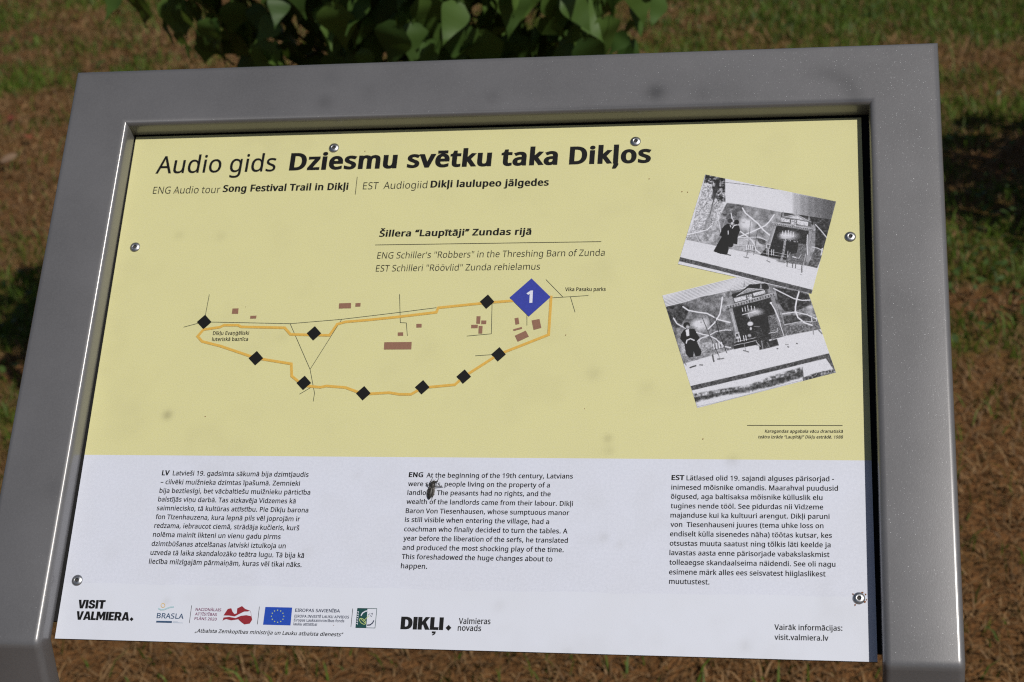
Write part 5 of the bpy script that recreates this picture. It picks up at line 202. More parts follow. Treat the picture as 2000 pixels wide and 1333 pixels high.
def blades(name, npts, dens, hgt, wid, lean, mat, seed):
    r = np.random.default_rng(seed)
    Y = -1.0 + 14 * r.random(npts) ** 1.1 ; X = (r.random(npts) - .5) * (5.0 + np.clip(Y, 0, 20) * 1.0) + .35
    keep = r.random(npts) < dens(X, Y); X = X[keep]; Y = Y[keep]; m = len(X)
    h = hgt * (.35 + r.random(m) ** 1.5) * (1 + .05 * np.clip(Y, 0, 20)); wd = wid * (.6 + .8 * r.random(m)) * (1 + .1 * np.clip(Y, 0, 20)); a = r.random(m) * 2 * np.pi; b = r.random(m) * 2 * np.pi
    ln = h * lean * (.2 + r.random(m)); Z = gz(X, Y) - .004
    dx, dy = np.cos(a) * wd, np.sin(a) * wd; lx, ly = np.cos(b) * ln, np.sin(b) * ln
    P0 = np.stack([X - dx, Y - dy, Z], 1); P1 = np.stack([X + dx, Y + dy, Z], 1)
    P2 = np.stack([X + lx * .35 - dx * .7, Y + ly * .35 - dy * .7, Z + h * .6], 1); P3 = np.stack([X + lx * .35 + dx * .7, Y + ly * .35 + dy * .7, Z + h * .6], 1)
    P4 = np.stack([X + lx, Y + ly, Z + h * (1 - .25 * lean * .5)], 1)
    V = np.stack([P0, P1, P3, P2, P4], 1).reshape(-1, 3); base = np.arange(m)[:, None] * 5
    F = np.concatenate([base + np.array([0, 1, 2]), base + np.array([0, 2, 3]), base + np.array([3, 2, 4])], 0)
    return fast_mesh(name, V, F, mat)
PATCHES = [(ray(px, py), rx, ry, am) for px, py, rx, ry, am in ((1650, 20, 1.1, .9, 1.0), (1400, 60, .6, .35, .8), (1950, 60, .6, .5, .7), (1950, 215, .5, .16, 1.0), (60, 165, .55, .28, .9), (250, 100, .4, .12, .5), (50, 590, .3, .22, 1.0), (20, 40, .6, .3, .5), (1940, 660, .3, .2, .9), (1960, 520, .35, .2, .6),
    (1950, 1080, .12, .08, .6), (420, 1310, .1, .06, .5), (320, 1300, .06, .05, .4), (1000, 300, 1.2, .8, .5), (1150, -60, 1.5, 1.5, .5), (700, 20, .6, .6, .5))]
def patch(x, y):
    v = (fbm(x, y * .8, 1.5, 21) - .50) * 3
    for c, rx, ry, am in PATCHES: v = np.maximum(v, am * np.exp(-((x - c.x) / rx) ** 2 - ((y - c.y) / ry) ** 2) * 1.25)
    return np.clip((np.abs(y - .3) + .3 - 1.2) / 1.2, .12, 1) * np.clip(v + (fbm(x, y, .22, 5) - .5) * 2.4, 0, 1)
ga = g.data.attributes.new('green', 'FLOAT', 'POINT'); ga.data.foreach_set('value', patch(XX.ravel(), YY.ravel()).astype(np.float32))
gm = leaf_mat('grass_green', (.035, .072, .004), (.12, .20, .016), .25, .6, 30, 2.6)
dm = leaf_mat('grass_dry', (.085, .040, .014), (.31, .185, .08), .15, .7, 30, 3.1)
o = blades('grass', 560000, lambda x, y: .06 + .94 * patch(x, y), .045, .0019, .8, gm, 1); tag(o, 'short green grass growing in patches on the dry ground', 'grass', kind='stuff')
o = blades('dry_grass', 540000, lambda x, y: .35 + .65 * (1 - patch(x, y)), .030, .0019, 2.0, dm, 2); tag(o, 'flattened brown dead grass lying between the green patches', 'dry grass', kind='stuff')
# low broad leaved weeds
def weed_cover():
    r = np.random.default_rng(8); V = []; F = []
    cen = [(1300, 20), (1210, 60), (1920, 520), (1980, 560), (1890, 600), (1940, 640), (90, 620), (40, 700), (30, 90), (1500, 60), (1720, 45), (1650, 20), (200, 130), (1960, 420), (60, 960), (290, 60), (1900, 300), (1870, 180)]
    for cx, cy in cen:
        c = ray(cx, cy)
        for j in range(45):
            x = c.x + r.normal() * .13; y = c.y + r.normal() * .13; z = .01 + r.random() * .05; s = .006 + .010 * r.random(); a = r.random() * 6.28; t1 = r.normal() * .4; t2 = r.normal() * .4
            M = Matrix.Translation((x, y, z)) @ Matrix.Rotation(a, 4, 'Z') @ Matrix.Rotation(t1, 4, 'X') @ Matrix.Rotation(t2, 4, 'Y')
            b = len(V)
            for u, v in ((-.1, -1), (.5, -.5), (.55, .2), (0, 1), (-.55, .2), (-.5, -.5)): V.append(M @ Vector((u * s, v * s, .1 * abs(u) * s)))
            F += [(b, b + 1, b + 2), (b, b + 2, b + 3), (b, b + 3, b + 4), (b, b + 4, b + 5)]
    return fast_mesh('weeds', [tuple(v) for v in V], F, leaf_mat('weed_leaf', (.025, .05, .01), (.07, .12, .025), .3, .5))
tag(weed_cover(), 'low broad leaved weeds scattered through the grass', 'weeds', kind='stuff')

# ------------------------------------------------------------------ lilac shrubs
lm = leaf_mat('lilac_leaf', (.03, .07, .014), (.095, .165, .03), .30, .55, 12)
bark = flat_mat('bark', (.07, .05, .035), .9, .2)
def leaf_mesh(i):
    r = random.Random(i); L = .112 * r.uniform(.85, 1.1); Wd = .041 * r.uniform(.85, 1.12); V = []; F = []
    prof = [(0, .10), (.02, .42), (.06, .70), (.13, .92), (.22, 1.0), (.33, .93), (.45, .74), (.57, .52), (.69, .33), (.80, .18), (.9, .075), (1, .0)]
    curl = r.uniform(.15, .55); fold = r.uniform(.1, .4); tw = r.uniform(-.3, .3)
    for t, wv in prof:
        y = -t * L; z = -curl * L * t * t * .6
        for s in (-1, 0, 1):
            x = s * wv * Wd; back = (.07 * L if (s != 0 and t < .06) else 0)
            V.append((x + tw * t * t * L * .15, y + back, z + abs(s) * wv * Wd * fold * .6 + tw * x * t + .004 * math.sin(9 * t + s)))
    for a in range(len(prof) - 1):
        b = a * 3; F += [(b, b + 1, b + 4, b + 3), (b + 1, b + 2, b + 5, b + 4)]
    n0 = len(V); V += [(-.0011, 0, 0), (.0011, 0, 0), (.0011, .022, .006), (-.0011, .022, .006)]; F.append((n0, n0 + 1, n0 + 2, n0 + 3))
    me = bpy.data.meshes.new('leaf'); me.from_pydata(V, [], F); me.polygons.foreach_set('use_smooth', [True] * len(me.polygons)); me.update(); me.materials.append(lm); return me
LEAVES = [leaf_mesh(i) for i in range(10)]
def tube(V, F, a, b, r0, r1, k=6):
    a = Vector(a); b = Vector(b); d = (b - a).normalized(); u = d.orthogonal().normalized(); v = d.cross(u); n0 = len(V)
    for p_, r_ in ((a, r0), (b, r1)):
        for j in range(k): t = 2 * math.pi * j / k; V.append(tuple(p_ + (u * math.cos(t) + v * math.sin(t)) * r_))
    for j in range(k): F.append((n0 + j, n0 + (j + 1) % k, n0 + k + (j + 1) % k, n0 + k + j))
def shrub(base, rad, hc, hz, nleaf, nsep, seed, label, lowcut):
    r = random.Random(seed); root = bpy.data.objects.new('lilac_shrub', None); COL.objects.link(root); root.location = base
    tag(root, label, 'shrub')
    for s in range(5):
        V = []; F = []; a = r.random() * 6.28; p_ = Vector((math.cos(a) * .05, math.sin(a) * .05, -.02)); d = Vector((math.cos(a) * .2, math.sin(a) * .2, 1)); rr = .013
        for j in range(6):
            q = p_ + d.normalized() * (hc + hz) / 6.5; tube(V, F, p_, q, rr, rr * .8)
            for t_ in range(3 if j > 0 else 0):
                e = q + Vector((r.uniform(-1, 1), r.uniform(-1, 1), r.uniform(-.1, .7))).normalized() * rad * r.uniform(.2, .45); tube(V, F, q, e, rr * .5, rr * .18, 4)
            p_ = q; d += Vector((r.uniform(-.25, .25), r.uniform(-.25, .25), 0)); rr *= .78
        mesh('stem', V, F, root, [bark], smooth=True)
    tocam = (Vector((HC.x, HC.y, 0)) - Vector((base[0], base[1], 0))).normalized()
    items = []
    for i in range(nleaf):
        u = r.uniform(-1, 1); a = r.random() * 6.28; q = math.sqrt(1 - u * u); sh = r.random() ** .35
        sh *= 1 + .16 * math.sin(3 * a + seed) * q + r.uniform(-.06, .1)
        d = Vector((math.cos(a) * q, math.sin(a) * q, u)); p_ = Vector((d.x * rad * sh, d.y * rad * sh, hc + d.z * hz * sh))
        if p_.z < lowcut: continue
        out = (d + Vector((0, 0, .25)) + Vector((SUN_DIR.x, SUN_DIR.y, .3)) * .55).normalized()
        Z = (out + Vector((r.gauss(0, .5), r.gauss(0, .5), r.gauss(0, .35)))).normalized()
        dn = Vector((r.gauss(0, .35), r.gauss(0, .35), -1)); Yv = -(dn - Z * dn.dot(Z)).normalized(); Xv = Yv.cross(Z)
        M = Matrix.Translation(p_) @ Matrix(((Xv.x, Yv.x, Z.x, 0), (Xv.y, Yv.y, Z.y, 0), (Xv.z, Yv.z, Z.z, 0), (0, 0, 0, 1))) @ Matrix.Scale(r.uniform(.45, .92), 4)
        W = Vector(base) + p_; c_ = cam.matrix_world.inverted() @ W
        inview = c_.z < 0 and abs(c_.x / -c_.z) < .32 and -.1 < c_.y / -c_.z < .215
        items.append((-(p_.dot(tocam)) + (0 if inview else 9), M))
    items.sort(key=lambda x: x[0])
    for _, M in items[:nsep]:
        o = bpy.data.objects.new('leaf', LEAVES[r.randrange(10)]); COL.objects.link(o); o.parent = root; o.matrix_local = M
    V = []; F = []
    for _, M in items[nsep:]:
        me = LEAVES[r.randrange(10)]; b = len(V)
        V += [tuple(M @ v.co) for v in me.vertices]
        for pl_ in me.polygons: F.append([b + i for i in pl_.vertices])
    if V:
        o = mesh('foliage', V, F, root, [lm], smooth=True); tag(o, kind='stuff')
    return root
bp = HC + (ray(775, 300) - HC).normalized() * 1.0; dirh = Vector((bp.x - HC.x, bp.y - HC.y, 0)).normalized()
B0 = Vector((HC.x, HC.y, 0)) + dirh * 3.55 + Vector((.09, 0, 0))
shrub((B0.x, B0.y, 0), .56, 1.36, .69, 3600, 290, 4, 'leafy green lilac shrub behind the top edge of the information sign', .3)
sp_ = ray(1985, 360); hh = 1.0
B1 = sp_ + Vector((SUN_DIR.x, SUN_DIR.y, 0)) / SUN_DIR.z * hh
shrub((B1.x + .35, B1.y, 0), .6, 1.0, .62, 3000, 0, 9, 'lilac shrub to the right whose shadow falls dark on the grass', .25)

# fallen leaves lying on the grass
def fallen(px, py, s, rot, c, label):
    q = ray(px, py, .03); V = []; F = []; k = 7
    for j in range(k):
        t = j / (k - 1); wv = math.sin(math.pi * t ** .8) * .34
        for sd_ in (-1, 0, 1): V.append((sd_ * wv * s, (t - .5) * s, abs(sd_) * .12 * s + .1 * s * math.sin(3 * t + sd_)))
    for a in range(k - 1):
        b = a * 3; F += [(b, b + 1, b + 4, b + 3), (b + 1, b + 2, b + 5, b + 4)]
    o = mesh('fallen_leaf', V, F, None, [flat_mat('dead_leaf', c, .7)], smooth=True); o.location = q; o.rotation_euler = (.3, .2, rot); tag(o, label, 'fallen leaf')
fallen(17, 315, .075, -.9, (.19, .125, .08), 'pale tan curled dead leaf on the grass at the far left edge')
fallen(52, 268, .05, 1.2, (.16, .05, .025), 'small reddish dead leaf on the grass just above the pale curled one')
fallen(22, 232, .04, .3, (.12, .03, .018), 'tiny dark red dead leaf in the brown grass upper left')

# ------------------------------------------------------------------ the information sign
MMS = .001
SPOTS = [((s_[0] * MMS, s_[1] * MMS), s_[2] * MMS, s_[3] * 1.4) for s_ in LAY['fspots']]
SMEAR = tuple(v * MMS for v in LAY['smear'])
STEEL = steel()
a_ = TILT; FOLD_Y = LAY['fold']; FRONT = 23.7; TH = 27.0; IL = -2.7; IR = 724.5; TOP = LAY['top']; WD = 65.0
fy, fz = FOLD_Y, FRONT
Dv = Vector((0, -math.sin(a_), -math.cos(a_)))
foldw = PM @ Vector((0, fy * MMS, fz * MMS))
root = bpy.data.objects.new('information_sign', None); COL.objects.link(root)
root.location = (.361, foldw.y + .012, 0)
tag(root, 'grey steel lectern sign with yellow and white printed map panel', 'information sign')
PL = Matrix.Translation(-root.location) @ PM @ Matrix.Scale(MMS, 4)    # panel mm -> root space
def local(o):
    o.parent = root; o.matrix_local = PM_local; return o
PM_local = Matrix.Translation(-Vector(root.location)) @ PM
def prof(w, d, r=6.3, k=6):
    pts = []
    for cx, cy, a0 in ((r, -r, 90), (r, -d + r, 180), (w - r, -d + r, 270), (w - r, -r, 0)):
        for j in range(k + 1):
            t = math.radians(a0 + 90 * j / k); pts.append((cx + r * math.cos(t), cy + r * math.sin(t)))
    return pts
PR = prof(WD, TH)
def sweep(name, st, caps=True):
    V = []; F = []; k = len(PR)
    for P_, o_, n_ in st:
        for u, v in PR: V.append(tuple((Vector(P_) + Vector(o_) * u + Vector(n_) * v) * MMS))
    for i in range(len(st) - 1):
        for j in range(k): F.append((i * k + j, i * k + (j + 1) % k, (i + 1) * k + (j + 1) % k, (i + 1) * k + j))
    if caps: F.append(list(range(k))[::-1]); F.append([(len(st) - 1) * k + j for j in range(k)])
    o = mesh(name, V, F, None, [STEEL], angle=32); 
    import bmesh
    bm = bmesh.new(); bm.from_mesh(o.data); bmesh.ops.recalc_face_normals(bm, faces=bm.faces); bm.to_mesh(o.data); bm.free(); o.data.set_sharp_from_angle(angle=math.radians(32))
    return local(o)
# front line in (y,z) through the fold, as a small bend
A_ = Vector((0, fy + 5, fz)); B_ = Vector((0, fy, fz)); C_ = B_ + Dv * 5
ARC = [A_ * (1 - t) ** 2 + B_ * 2 * t * (1 - t) + C_ * t * t for t in (0, .2, .4, .6, .8, 1)]
def nrm(d): return Vector((0, d.z, -d.y)) if True else d
def bend_st(x, out):
    n1 = Vector((0, 0, 1)); n2 = Vector((0, Dv.z, -Dv.y)); nb = n1 + n2; nb = nb * (2 / nb.length_squared)
    back = B_ - nb * TH                               # the rear line of the tube at the fold
    return [((x, q.y, q.z), (out, 0, 0), tuple((q - back) / TH)) for q in ARC]
bl = bend_st(IL, -1); br = bend_st(IR, 1)
fst = bl[::-1] + [((IL, TOP, FRONT), (-1, 1, 0), (0, 0, 1)), ((IR, TOP, FRONT), (1, 1, 0), (0, 0, 1))] + br
fo = sweep('frame', fst)
for x, out, st0 in ((IL, -1, bl), (IR, 1, br)):
    e = Vector(st0[-1][0]); Lg = (PM @ (e * MMS)).z / MMS + 30
    n2 = (0, Dv.z, -Dv.y)
    q = e + Dv * Lg
    sweep('post', [st0[-1], ((x, q.y, q.z), (out, 0, 0), n2)])
# folded rim behind the panel edges that carries the rivets
RIM = flat_mat('rim_shadow_black', (.012, .012, .013), .8, .2)  # black puts the shade of the gap around the panel into the colour
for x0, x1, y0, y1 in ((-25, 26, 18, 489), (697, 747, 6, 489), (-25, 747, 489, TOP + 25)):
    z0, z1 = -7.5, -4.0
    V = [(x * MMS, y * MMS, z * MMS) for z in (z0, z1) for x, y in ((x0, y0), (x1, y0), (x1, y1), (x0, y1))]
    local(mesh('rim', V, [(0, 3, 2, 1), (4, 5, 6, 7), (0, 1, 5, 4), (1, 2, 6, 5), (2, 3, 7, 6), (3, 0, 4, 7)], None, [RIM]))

# panel
def panel_mat():
    k = NT('printed_aluminium_panel'); P = k.obj(); sp = k.n('SeparateXYZ'); k.l(P, sp.inputs[0])
    (x0, y0), (x1, y1) = LAY['ybound']; sl = (y1 - y0) / (x1 - x0)
    yb = k.math('ADD', k.math('MULTIPLY', sp.outputs[0], sl), (y0 - sl * x0) * MMS)
    up = k.math('GREATER_THAN', sp.outputs[1], yb)
    f1 = k.noise(P, 1100, 2); f2 = k.noise(P, 25, 4); f3 = k.noise(P, 420, 2)
    yel = k.mix(k.ramp(f1, .3, .7), YEL1, YEL2); yel = k.mix(k.math('MULTIPLY', k.ramp(f3, .5, .8), .25), yel, YEL3)
    wh = k.mix(k.ramp(k.math('ADD', k.math('MULTIPLY', f1, .5), k.math('MULTIPLY', f3, .5)), .38, .62), WH1, WH2)
    low = k.math('LESS_THAN', k.math('ADD', sp.outputs[1], k.math('MULTIPLY', f2, .004)), .0545); wh = k.mix(low, wh, WH3)
    col = k.mix(up, wh, yel)
    at = k.n('Attribute', attribute_name='wear'); col = k.mix(at.outputs['Fac'], col, (.16, .14, .075))
    col = k.mix(k.math('MULTIPLY', k.ramp(f2, .35, .75), .06), col, (.3, .28, .2))
    side = k.math('LESS_THAN', sp.outputs[2], -.00005)
    col = k.mix(side, col, (.012, .012, .014))
    k.l(col, k.b.inputs['Base Color']); k.l(k.math('ADD', .42, k.math('MULTIPLY', f2, .1)), k.b.inputs['Roughness']); k.b.inputs['Specular IOR Level'].default_value = .4
    k.bump(f3, .10, .0003)
    return k.m
WH1 = (.56, .588, .685); WH2 = (.605, .633, .735); WH3 = (.60, .63, .72); YEL1 = (.545, .525, .27); YEL2 = (.635, .61, .31); YEL3 = (.60, .58, .42)
q4 = [Vector((*p_, 0)) for p_ in LAY['panel']]            # bl, br, tr, tl
nx, ny = 240, 172
U, Vv = np.meshgrid(np.linspace(0, 1, nx + 1), np.linspace(0, 1, ny + 1))
Q = [np.array(v) for v in q4]
G3 = ((1 - U) * (1 - Vv))[..., None] * Q[0] + (U * (1 - Vv))[..., None] * Q[1] + (U * Vv)[..., None] * Q[2] + ((1 - U) * Vv)[..., None] * Q[3]
wear = np.zeros(U.shape)
for sx, sy, r_, am in LAY['stains']:
    d = np.hypot(G3[..., 0] - sx, G3[..., 1] - sy) / (r_ * .5)
    wear += am * np.exp(-d ** 2 * (1.0 if am > .2 else .8)) * (1 if am > .2 else .5 + fbm(G3[..., 0], G3[..., 1], 6, 2))
wear += .16 * np.clip(fbm(G3[..., 0], G3[..., 1], 40, 77) - .55, 0, 1)
wear = np.clip(wear * 1.35, 0, .6)
V = [tuple(v * MMS) for v in G3.reshape(-1, 3)]; I = np.arange((nx + 1) * (ny + 1)).reshape(ny + 1, nx + 1)
F = np.stack([I[:-1, :-1], I[:-1, 1:], I[1:, 1:], I[1:, :-1]], -1).reshape(-1, 4).tolist()
b0 = len(V); V += [((q.x) * MMS, q.y * MMS, -.003) for q in q4]; c4 = [I[0, 0], I[0, -1], I[-1, -1], I[-1, 0]]
V += [((q.x) * MMS, q.y * MMS, -.0001) for q in q4]; 
for j in range(4): F.append((b0 + j, b0 + (j + 1) % 4, b0 + 4 + (j + 1) % 4, b0 + 4 + j))
F.append((b0 + 3, b0 + 2, b0 + 1, b0))
panel = local(mesh('printed_panel', V, F, None, [panel_mat()]))
at = panel.data.attributes.new('wear', 'FLOAT', 'POINT'); at.data.foreach_set('value', np.concatenate([wear.ravel(), np.zeros(8)]).astype(np.float32))

# lettering -----------------------------------------------------------------
STY = {  # widen, dx, dy, shear
    'reg': (1, 16, 9, 0), 'ital': (1, 7, 5, .03), 'light': (1, -3, -3, .03), 'light2': (1, -3, -3, .06), 'head': (1.16, 50, 25, .02), 'bold': (1.12, 44, 20, .02), 'bold2': (1.12, 40, 18, .06),
    'one': (1.1, 45, 20, 0), 'cap': (1, 16, 11, .17), 'black': (1, 0, 0, .0), 'semi': (1, 14, 8, 0)}
GC = {}
LL = (0, 0, 52, 0, 52, 22, 25, 22, 25, 100, 0, 100)
HEAVY = {'I': [29, (0, 0, 25, 0, 25, 100, 0, 100)], 'V': [74, (0, 100, 26, 100, 37, 32, 48, 100, 74, 100, 52, 0, 22, 0)], 'L': [55, LL],
  'T': [67, (0, 100, 64, 100, 64, 78, 45, 78, 45, 0, 19, 0, 19, 78, 0, 78)], 'E': [60, (0, 0, 56, 0, 56, 21, 25, 21, 25, 40, 50, 40, 50, 60, 25, 60, 25, 79, 56, 79, 56, 100, 0, 100)],
  'A': [78, (0, 0, 25, 0, 28, 16, 50, 16, 53, 0, 78, 0, 54, 100, 24, 100), (32, 35, 39, 72, 46, 35)],
  'M': [95, (0, 0, 23, 0, 23, 58, 39, 12, 51, 12, 67, 58, 67, 0, 90, 0, 90, 100, 60, 100, 45, 55, 30, 100, 0, 100)],
  'R': [73, (0, 0, 25, 0, 25, 35, 33, 35, 44, 0, 71, 0, 56, 39, 66, 50, 69, 68, 65, 86, 54, 97, 40, 100, 0, 100), (25, 54, 25, 79, 36, 79, 42, 75, 44, 67, 43, 60, 37, 54)],
  'D': [75, (0, 0, 34, 0, 52, 5, 64, 17, 70, 35, 71, 50, 70, 65, 64, 83, 52, 95, 34, 100, 0, 100), (26, 22, 26, 78, 34, 78, 42, 72, 45, 60, 45.5, 50, 45, 40, 42, 28, 34, 22)],
  'S': [69, (62, 68, 60, 86, 50, 97, 33, 101, 16, 98, 5, 87, 2, 71, 6, 57, 17, 48, 33, 42, 40, 37, 41, 28, 37, 22, 31, 20, 25, 23, 23, 33, -1, 33, 1, 16, 11, 3, 30, -1, 50, 2, 62, 14, 66, 30, 63, 44, 54, 53, 38, 59, 29, 64, 26, 71, 28, 78, 34, 81, 38, 77, 39, 68)],
  'K': [74, (0, 0, 25, 0, 25, 32, 31, 41, 45, 0, 73, 0, 48, 60, 71, 100, 44, 100, 25, 64, 25, 100, 0, 100)],
  'Ļ': [55, LL, (14, -12, 14, -27, 25, -27, 23, -33, 15, -37, 18, -44, 30, -38, 37, -25, 37, -12)]}
def area(l): return sum(l[i][0] * l[(i + 1) % len(l)][1] - l[(i + 1) % len(l)][0] * l[i][1] for i in range(len(l))) / 2
def inside(p_, l):
    c = False
    for i in range(len(l)):
        x1, y1 = l[i]; x2, y2 = l[i - 1]
        if (y1 > p_[1]) != (y2 > p_[1]) and p_[0] < (x2 - x1) * (p_[1] - y1) / (y2 - y1) + x1: c = not c
    return c
def glyph(c, st):
    if (c, st) in GC: return GC[c, st]
    wd, dx, dy, sh = STY[st]
    if st == 'black':
        adv = HEAVY[c][0] * 5.73; loops = [[(a[i] * 5.73, a[i + 1] * 5.73) for i in range(0, len(a), 2)] for a in HEAVY[c][1:]]
    else:
        gd = GLYPHS[c]; adv = gd[0]; loops = [[tuple(float(v) for v in q.split()) for q in s_.split(',')] for s_ in gd[1:]]
    loops = [[(x * wd, y) for x, y in l] for l in loops]; res_ = []
    if loops:
        ar = [area(l) for l in loops]; sg = 1 if max(ar, key=abs) > 0 else -1
        for l in loops:
            o = []; k = len(l)
            for i in range(k):
                a = l[i - 1]; b = l[i]; d = l[(i + 1) % k]
                e1 = (b[0] - a[0], b[1] - a[1]); e2 = (d[0] - b[0], d[1] - b[1]); L1 = math.hypot(*e1) or 1; L2 = math.hypot(*e2) or 1
                n1 = (e1[1] / L1 * sg, -e1[0] / L1 * sg); n2 = (e2[1] / L2 * sg, -e2[0] / L2 * sg)
                s_ = 1 + n1[0] * n2[0] + n1[1] * n2[1]; s_ = max(s_, .55); nx_ = (n1[0] + n2[0]) / s_; ny_ = (n1[1] + n2[1]) / s_
                o.append((b[0] + nx_ * dx, b[1] + ny_ * dy))
            res_.append(o)
    tris = []; pts = []
    if res_:
        co = []; ed = []
        for l in res_:
            b = len(co); co += [Vector(q) for q in l]; ed += [(b + i, b + (i + 1) % len(l)) for i in range(len(l))]
        vc, _, fc = delaunay_2d_cdt(co, ed, [], 0, .5)[:3]
        pts = [(v.x, v.y) for v in vc]
        for f in fc:
            x = sum(pts[i][0] for i in f) / 3; y = sum(pts[i][1] for i in f) / 3; wn_ = 0
            for l in res_:
                for i in range(len(l)):
                    x1, y1 = l[i - 1]; x2, y2 = l[i]
                    if (y1 <= y) != (y2 <= y):
                        xi = x1 + (y - y1) / (y2 - y1) * (x2 - x1)
                        if xi > x: wn_ += 1 if y2 > y1 else -1
            if wn_ * sg > 0: tris.append(tuple(f))
    GC[c, st] = (adv * wd + 2 * dx * (.55 if dx > 0 else .2), pts, tris); return GC[c, st]
BUF = {}
NE = [0]
def emit(group, col, V, F, z):
    NE[0] += 1; b = BUF.setdefault((group, NE[0]), {'V': [], 'F': [], 'M': [], 'mats': []})
    if col not in b['mats']: b['mats'].append(col)
    k = len(b['V']); b['V'] += [(x * MMS, y * MMS, z * MMS) for x, y in V]; b['F'] += [tuple(k + i for i in f) for f in F]; b['M'] += [b['mats'].index(col)] * len(F)
for grp, txt, A, B, cap, st, col in TEXTS:
    x = 0; pts = []; tr = []; wd, dx, dy, sh = STY[st]
    for c in txt:
        adv, gp, gt = glyph(c, st); b = len(pts)
        pts += [(px_ + x + dx, py_) for px_, py_ in gp]; tr += [tuple(b + i for i in t) for t in gt]; x += adv
    capu = 573 + 2 * dy; s = cap / capu
    x0 = min(q[0] for q in pts); x1 = max(q[0] for q in pts)
    dirv = Vector((B[0] - A[0], B[1] - A[1])); Ln = dirv.length; dirv /= Ln; up = Vector((-dirv.y, dirv.x)); kx = Ln / (x1 - x0)
    out = []
    for px_, py_ in pts:
        u = (px_ - x0) * kx + py_ * s * sh; v = (py_ + dy) * s
        out.append((A[0] + dirv.x * u + up.x * v, A[1] + dirv.y * u + up.y * v))
    emit(grp, col, out, tr, .75 if grp == 'map_number' else .2)
for grp, kind, pts, wdt, col, ly in SHAPES:
    z = .2 + .17 * ly
    if kind == 'p':
        t = tessellate_polygon([[Vector((*q, 0)) for q in pts]]); emit(grp, col, pts, t, z)
    else:
        h = wdt / 2; P_ = [Vector(q) for q in pts]; L = []; R_ = []
        for i, q in enumerate(P_):
            d1 = (q - P_[i - 1]).normalized() if i else None; d2 = (P_[i + 1] - q).normalized() if i < len(P_) - 1 else None
            d1 = d1 or d2; d2 = d2 or d1; nn = Vector((-d1.y - d2.y, d1.x + d2.x)); nn = nn * (2 / max(nn.length_squared, 1.2))
            L.append(tuple(q + nn * h)); R_.append(tuple(q - nn * h))
        k = len(P_); emit(grp, col, L + R_, [(i, i + k, i + k + 1, i + 1) for i in range(k - 1)], z)
for (grp, _), b in BUF.items():
    o = mesh(grp, b['V'], b['F'], panel, [INKM[c] for c in b['mats']], mi=b['M'])
    # every face towards the reader
    me = o.data; flip = [p_.index for p_ in me.polygons if p_.normal.z < 0]
    if flip:
        import bmesh
        bm = bmesh.new(); bm.from_mesh(me); bm.faces.ensure_lookup_table(); bmesh.ops.reverse_faces(bm, faces=[bm.faces[i] for i in flip]); bm.to_mesh(me); bm.free()

# the two printed stage photographs ------------------------------------------
def segd(X, Y, a, b):
    ax, ay = a; bx, by = b; dx, dy = bx - ax, by - ay; t = np.clip(((X - ax) * dx + (Y - ay) * dy) / (dx * dx + dy * dy + 1e-9), 0, 1)
    return np.hypot(X - ax - t * dx, Y - ay - t * dy)
def paint(PR_, nu, nv, seed):
    q = [np.array(v) for v in PR_['quad']]; U, Vv = np.meshgrid(np.linspace(0, 1, nu + 1), np.linspace(0, 1, nv + 1))
    G2 = ((1 - U) * (1 - Vv))[..., None] * q[0] + (U * (1 - Vv))[..., None] * q[1] + (U * Vv)[..., None] * q[2] + ((1 - U) * Vv)[..., None] * q[3]
    X, Y = G2[..., 0], G2[..., 1]; Cn = np.full(X.shape, .86); sd_ = seed
    for op in PR_['ops']:
        sd_ += 1; k, pts = op[0], op[1]
        if k == 'poly':
            v, al, soft, nz, ns = op[2:]; D = np.full(X.shape, 1e9); ins = np.zeros(X.shape, bool)
            for i in range(len(pts)):
                D = np.minimum(D, segd(X, Y, pts[i - 1], pts[i])); x1, y1 = pts[i]; x2, y2 = pts[i - 1]
                if y1 != y2: ins ^= ((y1 > Y) != (y2 > Y)) & (X < (x2 - x1) * (Y - y1) / (y2 - y1) + x1)
            a = np.clip(.5 + np.where(ins, D, -D) / max(soft, .05), 0, 1) * al
            val = v + nz * (fbm(X, Y, max(ns, .3), sd_, 3) - .5) * 1.6
            val = np.clip(val, .05, .88)
        elif k == 'line':
            v, al, wd, soft = op[2:]; D = np.full(X.shape, 1e9)
            for i in range(len(pts) - 1): D = np.minimum(D, segd(X, Y, pts[i], pts[i + 1]))
            a = np.clip(.5 + (wd / 2 - D) / max(soft, .12), 0, 1) * al; val = v
        else:
            v, al, rx, ry, soft = op[2:]; D = np.hypot((X - pts[0][0]) / rx, (Y - pts[0][1]) / ry); a = np.clip((1 - D) / soft + .5 * (soft < .5), 0, 1) * al; val = v
        Cn = Cn * (1 - a) + val * a
    r = np.random.default_rng(seed); mid = 1 - np.abs(Cn - .45) * 1.6
    Cn = np.clip(Cn + r.normal(size=Cn.shape) * (.015 + .05 * np.clip(mid, 0, 1)), .08, .9)
    lin_ = np.where(Cn < .04045, Cn / 12.92, ((Cn + .055) / 1.055) ** 2.4)
    return G2, lin_
def print_mat():
    k = NT('halftone_print'); at = k.n('Attribute', attribute_name='grey'); mu = k.n('VectorMath', operation='MULTIPLY'); k.l(at.outputs['Color'], mu.inputs[0]); mu.inputs[1].default_value = (.84, .855, .95)
    k.l(mu.outputs[0], k.b.inputs['Base Color']); k.b.inputs['Roughness'].default_value = .45; k.b.inputs['Specular IOR Level'].default_value = .4; return k.m
PMAT = print_mat()
